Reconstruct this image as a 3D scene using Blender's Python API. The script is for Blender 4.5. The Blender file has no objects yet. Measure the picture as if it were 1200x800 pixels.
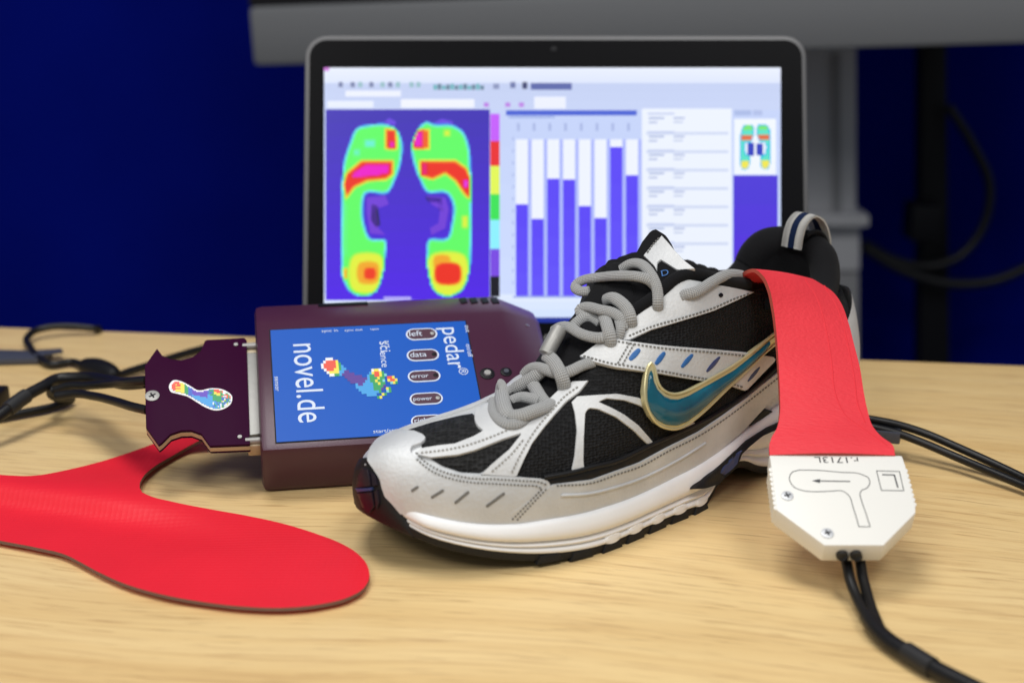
import bpy, bmesh, math, random
import numpy as np
from mathutils import Vector, Matrix
from mathutils.bvhtree import BVHTree
from mathutils.geometry import delaunay_2d_cdt
random.seed(7)
SC = bpy.context.scene
COL = SC.collection
R = math.radians
# ------------------------------------------------------------------ camera
F, CH, TH = 1667.0, .24907, R(16.138668)      # focal length in photo pixels, height, pitch
CT, ST = math.cos(TH), math.sin(TH)
cd = bpy.data.cameras.new('camera'); cam = bpy.data.objects.new('camera', cd); COL.objects.link(cam)
cam.location = (0, 0, CH); cam.rotation_euler = (math.pi/2 - TH, 0, 0)
cd.sensor_width = 36; cd.lens = F/1200*36; cd.clip_start = .02; cd.clip_end = 50
cd.dof.use_dof = True; cd.dof.focus_distance = .635; cd.dof.aperture_fstop = 6.4
SC.camera = cam
# ------------------------------------------------------------------ light
world = bpy.data.worlds.new('World'); SC.world = world; world.use_nodes = True
bg = world.node_tree.nodes['Background']; bg.inputs[0].default_value = (.86, .93, 1, 1); bg.inputs[1].default_value = .28
def area(name, loc, sx, sy, power, col=(1, .985, .955), look=(0, .65, 0)):
    l = bpy.data.lights.new(name, 'AREA'); l.shape = 'RECTANGLE'; l.size = sx; l.size_y = sy; l.energy = power; l.color = col
    o = bpy.data.objects.new(name, l); COL.objects.link(o); o.location = loc
    o.rotation_euler = (Vector(look) - Vector(loc)).to_track_quat('-Z', 'Y').to_euler(); return o
area('ceiling_panel_light', (-.30, .60, 1.75), .7, .6, 15.6)
area('ceiling_panel_light', (.60, -.35, 1.75), .7, .6, 15.6)
area('ceiling_panel_light', (-1.0, -.9, 1.75), .7, .6, 15.6)
SC.view_settings.view_transform = 'Standard'; SC.view_settings.look = 'None'
SC.view_settings.exposure = 0; SC.view_settings.gamma = 1; SC.view_settings.use_curve_mapping = False
SC.cycles.use_denoising = True
SC.cycles.max_bounces = 8
# ------------------------------------------------------------------ geometry of the view
CO = np.array([0, 0, CH])
def ray(px, py):
    a = (px-600)/F; b = -(py-400)/F
    d = np.array([a, CT+b*ST, -ST+b*CT]); return d/np.linalg.norm(d)
def at_z(px, py, z=0.):
    d = ray(px, py); return CO + d*((z-CH)/d[2])
def at_y(px, py, y):
    d = ray(px, py); return CO + d*(y/d[1])
def at_plane(px, py, p0, n):
    d = ray(px, py); return CO + d*(np.dot(p0-CO, n)/np.dot(d, n))
def proj(P):
    d = np.asarray(P, float)-CO; z = d[1]*CT-d[2]*ST; y = d[1]*ST+d[2]*CT
    return np.array([600+F*d[0]/z, 400-F*y/z])
def lin(r, g, b):
    f = lambda c: c/12.92 if c <= .04045 else ((c+.055)/1.055)**2.4
    return (f(r/255), f(g/255), f(b/255), 1)
# ------------------------------------------------------------------ materials
def mat(name, col, rough=.5, metal=0., coat=0., bump=None, spec=.5, emit=None, sheen=0., var=None, coat_rough=.05):
    m = bpy.data.materials.new(name); m.use_nodes = True
    nt = m.node_tree; b = nt.nodes['Principled BSDF']
    b.inputs['Base Color'].default_value = col if len(col) == 4 else (*col, 1)
    b.inputs['Roughness'].default_value = rough; b.inputs['Metallic'].default_value = metal
    b.inputs['Coat Weight'].default_value = coat; b.inputs['Coat Roughness'].default_value = coat_rough
    b.inputs['Specular IOR Level'].default_value = spec; b.inputs['Sheen Weight'].default_value = sheen
    if emit:
        b.inputs['Emission Color'].default_value = b.inputs['Base Color'].default_value; b.inputs['Emission Strength'].default_value = emit
    tc = nt.nodes.new('ShaderNodeTexCoord')
    if bump or var:
        if bump:
            kind, sc, st = bump[:3]
            mp = nt.nodes.new('ShaderNodeMapping'); nt.links.new(tc.outputs['Object'], mp.inputs[0])
            if len(bump) > 3: mp.inputs['Scale'].default_value = bump[3]
            if kind == 'noise':
                t = nt.nodes.new('ShaderNodeTexNoise'); t.inputs['Scale'].default_value = sc; t.inputs['Detail'].default_value = 4; out = t.outputs[0]
            else:
                t = nt.nodes.new('ShaderNodeTexVoronoi'); t.inputs['Scale'].default_value = sc; out = t.outputs['Distance']
            nt.links.new(mp.outputs[0], t.inputs[0])
            if len(bump) > 4: t.inputs['Randomness'].default_value = bump[4]
            bn = nt.nodes.new('ShaderNodeBump'); bn.inputs['Strength'].default_value = st; bn.inputs['Distance'].default_value = .001
            nt.links.new(out, bn.inputs['Height']); nt.links.new(bn.outputs[0], b.inputs['Normal'])
        if var:
            sc, amt = var
            t2 = nt.nodes.new('ShaderNodeTexNoise'); t2.inputs['Scale'].default_value = sc; t2.inputs['Detail'].default_value = 5
            nt.links.new(tc.outputs['Object'], t2.inputs[0])
            hs = nt.nodes.new('ShaderNodeMapRange'); hs.inputs[3].default_value = 1-amt; hs.inputs[4].default_value = 1+amt
            hs.inputs[1].default_value = .3; hs.inputs[2].default_value = .7
            nt.links.new(t2.outputs[0], hs.inputs[0])
            mx = nt.nodes.new('ShaderNodeVectorMath'); mx.operation = 'SCALE'; mx.inputs[0].default_value = col[:3]
            nt.links.new(hs.outputs[0], mx.inputs['Scale']); nt.links.new(mx.outputs[0], b.inputs['Base Color'])
    return m
def node_mesh_fabric(name, col, hi, sc=620):
    # open knit: rows of small oval cells with the threads in a slightly lighter colour
    m = mat(name, col, .7, spec=.2); nt = m.node_tree; b = nt.nodes['Principled BSDF']
    tc = nt.nodes['Texture Coordinate']; mp = nt.nodes.new('ShaderNodeMapping'); mp.inputs['Scale'].default_value = (1, 1, 1.5)
    nt.links.new(tc.outputs['Object'], mp.inputs[0])
    v = nt.nodes.new('ShaderNodeTexVoronoi'); v.inputs['Scale'].default_value = sc; v.inputs['Randomness'].default_value = .45
    nt.links.new(mp.outputs[0], v.inputs[0])
    rp = nt.nodes.new('ShaderNodeMapRange'); rp.inputs[1].default_value = .25; rp.inputs[2].default_value = .75; nt.links.new(v.outputs['Distance'], rp.inputs[0])
    mx = nt.nodes.new('ShaderNodeMix'); mx.data_type = 'RGBA'; mx.inputs[6].default_value = col; mx.inputs[7].default_value = hi
    nt.links.new(rp.outputs[0], mx.inputs[0]); nt.links.new(mx.outputs[2], b.inputs['Base Color'])
    bn = nt.nodes.new('ShaderNodeBump'); bn.inputs['Strength'].default_value = .8; bn.inputs['Distance'].default_value = .0008
    nt.links.new(rp.outputs[0], bn.inputs['Height']); nt.links.new(bn.outputs[0], b.inputs['Normal']); return m
def braid_mat(name, col, k=6, per=.0042, stv=.9):
    m = mat(name, col, .75, sheen=.2); nt = m.node_tree; b = nt.nodes['Principled BSDF']
    uv = nt.nodes.new('ShaderNodeUVMap'); sp = nt.nodes.new('ShaderNodeSeparateXYZ'); nt.links.new(uv.outputs[0], sp.inputs[0])
    def mth(op, a, bb):
        n = nt.nodes.new('ShaderNodeMath'); n.operation = op
        for i, x in enumerate((a, bb)):
            if x is None: continue
            if isinstance(x, (int, float)): n.inputs[i].default_value = x
            else: nt.links.new(x, n.inputs[i])
        return n.outputs[0]
    U = mth('MULTIPLY', sp.outputs[0], 2*math.pi*k); V = mth('MULTIPLY', sp.outputs[1], 2*math.pi/per)
    h = mth('MULTIPLY', mth('SINE', mth('ADD', U, V), None), mth('SINE', mth('SUBTRACT', U, V), None))
    h = mth('MULTIPLY', mth('ADD', h, 1), .5)
    mx = nt.nodes.new('ShaderNodeMix'); mx.data_type = 'RGBA'
    mx.inputs[6].default_value = (col[0]*.45, col[1]*.45, col[2]*.45, 1); mx.inputs[7].default_value = (min(1, col[0]*1.12), min(1, col[1]*1.12), min(1, col[2]*1.12), 1)
    nt.links.new(h, mx.inputs[0]); nt.links.new(mx.outputs[2], b.inputs['Base Color'])
    bn = nt.nodes.new('ShaderNodeBump'); bn.inputs['Strength'].default_value = stv; bn.inputs['Distance'].default_value = .0006
    nt.links.new(h, bn.inputs['Height']); nt.links.new(bn.outputs[0], b.inputs['Normal']); return m
def attr_mat(name, emit=0., rough=.45):
    m = mat(name, (1, 1, 1, 1), rough); nt = m.node_tree; b = nt.nodes['Principled BSDF']
    a = nt.nodes.new('ShaderNodeAttribute'); a.attribute_name = 'Col'; nt.links.new(a.outputs[0], b.inputs['Base Color'])
    if emit:
        b.inputs['Base Color'].default_value = (0, 0, 0, 1)
        for l in list(b.inputs['Base Color'].links): nt.links.remove(l)
        nt.links.new(a.outputs[0], b.inputs['Emission Color']); b.inputs['Emission Strength'].default_value = emit
    return m
def wood_mat():
    m = mat('oak_veneer', lin(214, 172, 116), .42, coat=.12, coat_rough=.3); nt = m.node_tree; b = nt.nodes['Principled BSDF']; tc = nt.nodes['Texture Coordinate']
    mr = nt.nodes.new('ShaderNodeMapping'); mr.inputs['Rotation'].default_value = (0, 0, R(11)); nt.links.new(tc.outputs['Object'], mr.inputs[0])
    wn = nt.nodes.new('ShaderNodeTexNoise'); wn.inputs['Scale'].default_value = 3.2; wn.inputs['Detail'].default_value = 1; nt.links.new(mr.outputs[0], wn.inputs[0])
    wm = nt.nodes.new('ShaderNodeVectorMath'); wm.operation = 'MULTIPLY_ADD'; wm.inputs[1].default_value = (.0, .07, 0); nt.links.new(wn.outputs[1], wm.inputs[0]); nt.links.new(mr.outputs[0], wm.inputs[2]); wrp = wm.outputs[0]
    def noise(scale, rot, detail, dist=0., rough=.55):
        mp = nt.nodes.new('ShaderNodeMapping'); mp.inputs['Scale'].default_value = scale
        nt.links.new(wrp, mp.inputs[0]); n = nt.nodes.new('ShaderNodeTexNoise')
        n.inputs['Scale'].default_value = 1; n.inputs['Detail'].default_value = detail; n.inputs['Distortion'].default_value = dist; n.inputs['Roughness'].default_value = rough
        nt.links.new(mp.outputs[0], n.inputs[0]); return n.outputs[0]
    a = noise((2.6, 70, 1), R(-3), 5, .6); fine = noise((16, 480, 1), R(-3), 4, .3); broad = noise((1.2, 9, 1), R(-3), 2, .3)
    pore = noise((40, 900, 1), R(-3), 2, 0)
    def mix(f, A, B):
        x = nt.nodes.new('ShaderNodeMix'); x.data_type = 'RGBA'; x.blend_type = 'MIX'
        nt.links.new(f, x.inputs[0])
        for i, c in ((6, A), (7, B)):
            if isinstance(c, tuple): x.inputs[i].default_value = c
            else: nt.links.new(c, x.inputs[i])
        return x.outputs[2]
    def rng(o, lo, hi, a0=0., a1=1.):
        r = nt.nodes.new('ShaderNodeMapRange'); r.inputs[1].default_value = lo; r.inputs[2].default_value = hi; r.inputs[3].default_value = a0; r.inputs[4].default_value = a1
        nt.links.new(o, r.inputs[0]); return r.outputs[0]
    c = mix(rng(a, .36, .66), lin(232, 201, 143), lin(218, 182, 122))
    c = mix(rng(broad, .35, .7, 0, .5), c, lin(235, 206, 152))
    c = mix(rng(fine, .5, .72, 0, .42), c, lin(174, 130, 82))
    c = mix(rng(pore, .6, .7, 0, .5), c, lin(150, 108, 66))
    nt.links.new(c, b.inputs['Base Color'])
    bn = nt.nodes.new('ShaderNodeBump'); bn.inputs['Strength'].default_value = .12; bn.inputs['Distance'].default_value = .0006
    nt.links.new(fine, bn.inputs['Height']); nt.links.new(bn.outputs[0], b.inputs['Normal']); return m
M = {}
M['wood'] = wood_mat()
M['silver'] = mat('silver_leather', (.59, .60, .61, 1), .52, metal=.2, bump=('noise', 620, .28), var=(45, .10))
M['white_leather'] = mat('white_synthetic_leather', (.58, .585, .59, 1), .45, bump=('noise', 700, .3), var=(50, .09))
M['mid'] = mat('white_midsole_foam', (.84, .84, .85, 1), .5, bump=('noise', 900, .05), var=(40, .03))
M['black_rubber'] = mat('black_rubber', (.010, .010, .011, 1), .55, spec=.3, bump=('noise', 900, .3))
M['mesh'] = node_mesh_fabric('black_mesh_fabric', (.0028, .0028, .0032, 1), (.011, .011, .012, 1))
M['toe_mesh'] = node_mesh_fabric('dark_grey_mesh_fabric', (.0045, .0045, .0045, 1), (.024, .024, .025, 1), 520)
M['lining'] = mat('black_lining', (.006, .006, .007, 1), .9, spec=.15, sheen=.04, bump=('noise', 1500, .4))
M['black_smooth'] = mat('black_synthetic', (.006, .006, .007, 1), .4, spec=.3)
M['lace'] = braid_mat('grey_braided_lace', (.46, .46, .455, 1), 5, .0018, .8)
M['webbing'] = braid_mat('light_grey_webbing', (.48, .47, .44, 1), 3, .003)
M['thread'] = mat('dark_thread', (.16, .155, .145, 1), .8)
M['thread_light'] = mat('grey_thread', (.30, .29, .27, 1), .8)
M['gold'] = mat('pale_gold_trim', (.66, .59, .33, 1), .3, metal=.5)
M['teal'] = mat('teal_gel', (.001, .095, .15, 1), .16, spec=.65, var=(35, .35))
M['blue'] = mat('blue_fabric', (.02, .12, .36, 1), .6)
M['navy'] = mat('navy_plastic', (.03, .05, .16, 1), .4)
M['loop_navy'] = mat('navy_webbing', (.006, .014, .045, 1), .8, spec=.1)
M['purple_gloss'] = mat('dark_purple_gloss', (.010, .006, .014, 1), .38, spec=.4)
M['red'] = mat('red_leather', lin(228, 58, 68), .55, spec=.35, bump=('noise', 700, .55, (.45, 1.6, 1.6)), var=(30, .05))
M['red_flat'] = mat('red_leather_flat', lin(226, 34, 50), .5, spec=.3, bump=('voronoi', 400, .2, (1, 1, .2), .15), var=(18, .05))
M['red_edge'] = mat('red_cut_edge', lin(160, 66, 52), .7)
M['red_dark'] = mat('groove_shade_red', lin(214, 50, 60), .6, spec=.2)  # shade of the pressed strap grooves, put into a darker red
M['brown'] = mat('brown_fibre_edge', (.20, .11, .085, 1), .8, bump=('noise', 1500, .5))
M['housing'] = mat('off_white_plastic', (.78, .765, .72, 1), .4, bump=('noise', 1600, .03))
M['ink'] = mat('grey_ink', (.05, .05, .055, 1), .6)
M['steel'] = mat('steel', (.6, .6, .6, 1), .28, metal=1)
M['screw'] = mat('zinc_screw', (.62, .63, .65, 1), .45, metal=.35)
M['cable'] = mat('black_cable', (.006, .006, .007, 1), .4, spec=.35)
M['sleeve'] = mat('black_heatshrink', (.012, .012, .013, 1), .55)
M['maroon'] = mat('maroon_plastic', (.060, .015, .036, 1), .34, spec=.4, bump=('noise', 1800, .06))
M['label_blue'] = mat('blue_label_film', lin(0, 82, 180), .4, spec=.22)
M['print'] = mat('pale_print', lin(205, 215, 232), .5)
M['plate'] = mat('purple_anodised_plate', (.030, .0022, .022, 1), .5, spec=.04)
M['tan_edge'] = mat('tan_board_edge', (.50, .40, .26, 1), .45)
M['tin'] = mat('tinned_metal', (.33, .325, .31, 1), .5, metal=.4, bump=('noise', 300, .15))
M['alu'] = mat('dull_aluminium', (.10, .10, .105, 1), .45, metal=.3)
M['bezel'] = mat('black_bezel', (.0035, .0035, .0045, 1), .35, spec=.08)
M['blue_wall'] = mat('blue_partition_cloth', (.0012, .005, .15, 1), .95, spec=.0, bump=('noise', 500, .2), var=(6, .08))
M['tv_grey'] = mat('grey_plastic', (.135, .14, .15, 1), .5, spec=.2)
M['dark'] = mat('dark_plastic', (.004, .004, .006, 1), .5, spec=.2)
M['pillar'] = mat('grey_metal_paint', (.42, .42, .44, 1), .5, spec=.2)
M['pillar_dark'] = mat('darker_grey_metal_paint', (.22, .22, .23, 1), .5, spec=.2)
M['slate'] = mat('slate_plastic', (.05, .055, .075, 1), .4)
M['floor'] = mat('grey_carpet', (.06, .06, .07, 1), .9, bump=('noise', 300, .5))
M['screen'] = attr_mat('lit_screen', 1.0, .3)
M['inkprint'] = attr_mat('colour_print', 0, .4)
# ------------------------------------------------------------------ object helpers
def link(o, parent=None):
    COL.objects.link(o)
    if parent is not None: o.parent = parent
    return o
def wloc(o):
    v = Vector((0, 0, 0))
    while o is not None: v = v + o.location; o = o.parent
    return v
def thing(name, label, cat, loc=(0, 0, 0), group=None):
    o = bpy.data.objects.new(name, None); o.empty_display_size = .02; COL.objects.link(o); o.location = loc
    o['label'] = label; o['category'] = cat
    if group: o['group'] = group
    return o
def tag(o, label, cat): o['label'] = label; o['category'] = cat; return o
def mk(name, verts, faces, m, parent=None, smooth=40, uvs=None, cols=None, kind=None, label=None, mats=None, fm=None, bevel=0):
    off = np.array(wloc(parent)) if parent is not None else np.zeros(3)
    me = bpy.data.meshes.new(name)
    me.from_pydata([tuple(np.asarray(v, float)-off) for v in verts], [], [tuple(int(i) for i in f) for f in faces])
    if uvs is not None:
        ul = me.uv_layers.new(name='UVMap')
        vi = np.zeros(len(me.loops), dtype=np.int32); me.loops.foreach_get('vertex_index', vi)
        ul.data.foreach_set('uv', np.asarray(uvs, dtype=np.float32)[vi].ravel())
    if cols is not None:                                  # one colour per face
        ca = me.color_attributes.new('Col', 'FLOAT_COLOR', 'CORNER')
        arr = np.ones((len(me.loops), 4), dtype=np.float32); k = 0
        for p, c in zip(me.polygons, cols):
            arr[p.loop_start:p.loop_start+p.loop_total, :3] = c[:3]
        ca.data.foreach_set('color', arr.ravel())
    for mm in (mats or [m]): me.materials.append(mm)
    if fm is not None: me.polygons.foreach_set('material_index', np.asarray(fm, dtype=np.int32))
    bm = bmesh.new(); bm.from_mesh(me)
    bmesh.ops.recalc_face_normals(bm, faces=bm.faces)
    if bevel:
        ed = [e for e in bm.edges if e.is_manifold and e.calc_face_angle(0) > R(28)]
        bmesh.ops.bevel(bm, geom=ed, offset=bevel, offset_type='OFFSET', segments=2, profile=.6, affect='EDGES', clamp_overlap=True)
    if smooth:
        for f in bm.faces: f.smooth = True
        for e in bm.edges:
            if e.is_manifold and e.calc_face_angle(0) > R(smooth): e.smooth = False
    bm.to_mesh(me); bm.free()
    o = bpy.data.objects.new(name, me); link(o, parent)
    if kind: o['kind'] = kind
    if label: o['label'] = label
    return o
def crom(pts, n=8, closed=False):
    P = np.asarray(pts, float); N = len(P); out = []
    if N < 3: 
        return np.array([P[0]+(P[-1]-P[0])*t for t in np.linspace(0, 1, n+1)])
    for i in range(N if closed else N-1):
        if closed: a, b, c, d = P[(i-1) % N], P[i], P[(i+1) % N], P[(i+2) % N]
        else:
            b, c = P[i], P[i+1]; a = P[i-1] if i else 2*b-c; d = P[i+2] if i+2 < N else 2*c-b
        # centripetal-ish tangent limiting keeps uneven spacing from looping
        l0, l1, l2 = np.linalg.norm(b-a)+1e-9, np.linalg.norm(c-b)+1e-9, np.linalg.norm(d-c)+1e-9
        m1 = ((b-a)/l0*l1+(c-b)/l1*l0)/(l0+l1)*l1; m2 = ((c-b)/l1*l2+(d-c)/l2*l1)/(l1+l2)*l1
        for k in range(n):
            t = k/n; t2, t3 = t*t, t*t*t
            out.append((2*t3-3*t2+1)*b+(t3-2*t2+t)*m1+(-2*t3+3*t2)*c+(t3-t2)*m2)
    if not closed: out.append(P[-1])
    return np.array(out)
def resample(P, step):
    P = np.asarray(P, float); d = np.r_[0, np.cumsum(np.linalg.norm(np.diff(P, axis=0), axis=1))]
    n = max(2, int(round(d[-1]/step))+1); q = np.linspace(0, d[-1], n)
    return np.stack([np.interp(q, d, P[:, k]) for k in range(P.shape[1])], 1)
def tube_geo(P, r, seg=14, flat=1., up=None, cap=True):
    """P path (n,3), r radius or per-point radii; flat squashes along the second frame axis."""
    P = np.asarray(P, float); n = len(P); r = np.broadcast_to(np.asarray(r, float), (n,))
    T = np.gradient(P, axis=0); T /= np.linalg.norm(T, axis=1)[:, None]+1e-12
    N = np.zeros_like(P); per = up is not None and np.ndim(up) == 2
    u = np.array(up[0] if per else (up if up is not None else (0, 0, 1.)), float)
    if not per and abs(np.dot(u, T[0])) > .95: u = np.array((0, 1., 0))
    for i in range(n):
        if per: u = np.asarray(up)[i]
        k = u-T[i]*np.dot(u, T[i]); k /= np.linalg.norm(k)+1e-12; N[i] = k
        if not per: u = k
    B = np.cross(T, N); ang = np.linspace(0, 2*math.pi, seg, endpoint=False)
    d = np.r_[0, np.cumsum(np.linalg.norm(np.diff(P, axis=0), axis=1))]
    V = []; UV = []; Fc = []
    for i in range(n):
        for j, a in enumerate(ang):
            V.append(P[i]+r[i]*(B[i]*math.cos(a)+N[i]*math.sin(a)*flat)); UV.append((abs(j/seg*2-1), d[i]))
    for i in range(n-1):
        for j in range(seg):
            Fc.append((i*seg+j, i*seg+(j+1) % seg, (i+1)*seg+(j+1) % seg, (i+1)*seg+j))
    if cap:
        for i, rev in ((0, True), (n-1, False)):
            c = len(V); V.append(P[i]+(T[i] if not rev else -T[i])*r[i]*.35); UV.append((0, d[i]))
            for j in range(seg):
                a, b = i*seg+j, i*seg+(j+1) % seg
                Fc.append((b, a, c) if rev else (a, b, c))
    return V, Fc, UV
def tube(name, P, r, m, parent=None, seg=14, flat=1., up=None, **k):
    V, Fc, UV = tube_geo(P, r, seg, flat, up); return mk(name, V, Fc, m, parent, 60, uvs=UV, **k)
class Geo:
    """collects several pieces into one mesh"""
    def __init__(s): s.V = []; s.F = []; s.C = []
    def add(s, V, Fc, c=None):
        o = len(s.V); s.V += [np.asarray(v, float) for v in V]; s.F += [tuple(i+o for i in f) for f in Fc]
        if c is not None: s.C += [c]*len(Fc)
    def build(s, name, m, parent=None, **k): return mk(name, s.V, s.F, m, parent, cols=s.C or None, **k)
def prism(front, depth_vec):
    """solid between a 3-D outline and the same outline moved by depth_vec"""
    n = len(front); V = list(front)+[p+depth_vec for p in front]
    Fc = [tuple(range(n)), tuple(range(2*n-1, n-1, -1))]+[(i, (i+1) % n, n+(i+1) % n, n+i) for i in range(n)]
    return V, Fc
def box_geo(c, ax, ay, az):
    c = np.asarray(c, float); V = [c+sx*ax+sy*ay+sz*az for sz in (-1, 1) for sy in (-1, 1) for sx in (-1, 1)]
    return V, [(0, 2, 3, 1), (4, 5, 7, 6), (0, 1, 5, 4), (2, 6, 7, 3), (0, 4, 6, 2), (1, 3, 7, 5)]
def disc_geo(c, ex, ey, r, h, seg=20, dome=.0):
    ez = np.cross(ex, ey); V = []; Fc = []
    for rr, z in ((r, 0), (r, h*.7), (r*.86, h)):
        V += [c+ex*rr*math.cos(a)+ey*rr*math.sin(a)+ez*z for a in np.linspace(0, 2*math.pi, seg, endpoint=False)]
    for k in range(2):
        for j in range(seg): Fc.append((k*seg+j, k*seg+(j+1) % seg, (k+1)*seg+(j+1) % seg, (k+1)*seg+j))
    V.append(c+ez*(h+dome)); t = len(V)-1
    for j in range(seg): Fc.append((2*seg+j, 2*seg+(j+1) % seg, t))
    return V, Fc
def text_geo(body, size, o, ex, ey, spacing=1., align='LEFT', xs=1.):
    cu = bpy.data.curves.new('t', 'FONT'); cu.body = body; cu.size = size; cu.space_character = spacing; cu.align_x = align; cu.resolution_u = 4
    ob = bpy.data.objects.new('t', cu); COL.objects.link(ob)
    dg = bpy.context.evaluated_depsgraph_get(); me = bpy.data.meshes.new_from_object(ob.evaluated_get(dg))
    V = [o+ex*v.co.x*xs+ey*v.co.y for v in me.vertices]; Fc = [tuple(p.vertices) for p in me.polygons]
    bpy.data.objects.remove(ob); bpy.data.curves.remove(cu); bpy.data.meshes.remove(me)
    return V, Fc
# ------------------------------------------------------------------ surface panels
class Surf:
    def __init__(s, V, Fc):
        s.V = [Vector(v) for v in V]; s.tri = []
        for f in Fc:
            for k in range(1, len(f)-1): s.tri.append((f[0], f[k], f[k+1]))
        s.bvh = BVHTree.FromPolygons(s.V, s.tri)
        N = np.zeros((len(V), 3)); A = np.array(V, float)
        t = np.array(s.tri); n = np.cross(A[t[:, 1]]-A[t[:, 0]], A[t[:, 2]]-A[t[:, 0]])
        for k in range(3): np.add.at(N, t[:, k], n)
        s.N = N/(np.linalg.norm(N, axis=1)[:, None]+1e-15)
    def normal(s, p, i):
        a, b, c = s.tri[i]; A, B, C = (np.array(s.V[k]) for k in (a, b, c)); p = np.array(p)
        n = np.cross(B-A, C-A); d = np.dot(n, n)+1e-20
        wa = np.dot(np.cross(C-B, p-B), n)/d; wb = np.dot(np.cross(A-C, p-C), n)/d; wc = 1-wa-wb
        q = s.N[a]*wa+s.N[b]*wb+s.N[c]*wc; return q/(np.linalg.norm(q)+1e-12)
    def hit(s, px, py, near=.66):
        d = ray(px, py); h = s.bvh.ray_cast(Vector(CO), Vector(d))
        if h[0] is None:
            best = None
            for t in np.linspace(near-.17, near+.22, 60):
                q = s.bvh.find_nearest(Vector(CO+d*t))
                if best is None or q[3] < best[3]: best = q
            h = best
        p, i = np.array(h[0]), h[2]; n = s.normal(p, i)
        if np.dot(n, d) > .25: n = -n
        return p, n
def panel(name, poly, surf, base, thick, m, parent, step=5., smooth_in=0, closed_round=True, edge=.55, dome=0., hole=None, label=None, relax=0, grow=0.):
    """A piece of material laid on a surface: outline given on the surface as seen in the photograph, real thickness along the normal."""
    P = np.asarray(poly, float)
    if smooth_in: P = crom(P, smooth_in, True)
    P = resample(np.vstack([P, P[:1]]), step)[:-1]
    # inner ring (bevelled edge)
    n = len(P); area_ = .5*np.sum(P[:, 0]*np.roll(P[:, 1], -1)-np.roll(P[:, 0], -1)*P[:, 1]); sg = 1 if area_ > 0 else -1
    tan = np.roll(P, -1, 0)-np.roll(P, 1, 0); tan /= np.linalg.norm(tan, axis=1)[:, None]+1e-9
    nor = np.stack([-tan[:, 1], tan[:, 0]], 1)*sg
    P = P-nor*grow; inner = P+nor*edge
    def inside(pts, poly_):
        x, y = pts[:, 0][:, None], pts[:, 1][:, None]; x0, y0 = poly_[:, 0], poly_[:, 1]; x1, y1 = np.roll(x0, -1), np.roll(y0, -1)
        c = ((y0 > y) != (y1 > y)) & (x < (x1-x0)*(y-y0)/(y1-y0+1e-12)+x0); return c.sum(1) % 2 == 1
    lo, hi = P.min(0), P.max(0); g = np.array([(x, y) for j, y in enumerate(np.arange(lo[1], hi[1], step*.87)) for x in np.arange(lo[0]+(step/2 if j % 2 else 0), hi[0], step)])
    if len(g):
        g = g[inside(g, P)]
        if len(g):
            dm = np.sqrt(((g[:, None, :]-inner[None])**2).sum(-1)).min(1); g = g[dm > step*.6]
    pts = [Vector(p) for p in inner]+[Vector(p) for p in g]
    r = delaunay_2d_cdt(pts, [(i, (i+1) % n) for i in range(n)], [list(range(n))], 1, 1e-5)
    ov, of = r[0], r[2]; src = r[3]
    top = np.array([[p.x, p.y] for p in ov]); k0 = len(top)
    H = [surf.hit(*q) for q in top]
    if relax:
        nb = [set() for _ in range(k0)]
        for f in of:
            for a, b in zip(f, f[1:]+f[:1]): nb[a].add(b); nb[b].add(a)
        T = np.array([np.linalg.norm(h[0]-CO) for h in H]); NN = np.array([h[1] for h in H])
        for _ in range(relax): T = np.array([.4*T[i]+.6*np.mean(T[list(nb[i])]) if nb[i] else T[i] for i in range(k0)]); NN = np.array([.4*NN[i]+.6*NN[list(nb[i])].mean(0) if nb[i] else NN[i] for i in range(k0)])
        NN /= np.linalg.norm(NN, axis=1)[:, None]+1e-9
        H = [(CO+ray(*q)*t, nn) for q, t, nn in zip(top, T, NN)]
    if dome:
        dd = np.sqrt(((top[:, None, :]-P[None])**2).sum(-1)).min(1); dd = np.minimum(dd/ (dd.max()+1e-9), 1)**.5*dome
    else: dd = np.zeros(k0)
    V = [p+nn*(base+thick+dd[i]) for i, (p, nn) in enumerate(H)]
    Fc = [tuple(f) for f in of]
    # boundary loop of the top
    cnt = {}
    for f in Fc:
        for a, b in zip(f, f[1:]+f[:1]): cnt[(a, b)] = cnt.get((a, b), 0)+1
    bnd = {a: b for (a, b) in cnt if (b, a) not in cnt}
    done = set(); 
    for a0 in list(bnd):
        if a0 in done: continue
        loop = []; a = a0
        while a in bnd and a not in done: loop.append(a); done.add(a); a = bnd[a]
        if len(loop) < 3: continue
        lp = top[loop]; j = [int(np.argmin(((P-q)**2).sum(1))) for q in lp]
        ring = []
        for lev in (base+thick*.62, base-.0006):
            rr = []
            for q, jj in zip(lp, j):
                e = q-nor[jj]*edge
                if relax: hh = H[loop[len(rr)]]; p, nn = CO+ray(*e)*np.linalg.norm(hh[0]-CO), hh[1]
                else: p, nn = surf.hit(*e)
                V.append(p+nn*lev); rr.append(len(V)-1)
            ring.append(rr)
        prev = loop
        for rr in ring:
            for i in range(len(loop)):
                i2 = (i+1) % len(loop); Fc.append((prev[i2], prev[i], rr[i], rr[i2]))
            prev = rr
    return mk(name, V, Fc, m, parent, 50, label=label)
def capsule(a, b, d, n, r):
    return [b+n*r*math.cos(t)+d*r*math.sin(t) for t in np.linspace(0, math.pi, 8)]+[a-n*r*math.cos(t)-d*r*math.sin(t) for t in np.linspace(0, math.pi, 8)]
def on(surf, path, lift, n=6, step=None):
    P = crom(path, n) if n > 1 else np.asarray(path, float)
    if step: P = resample(P, step)
    out = []; N = []
    for q in P:
        p, nn = surf.hit(q[0], q[1]); out.append(p+nn*(lift if np.isscalar(lift) else 0)); N.append(nn)
    return np.array(out), np.array(N)
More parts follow.
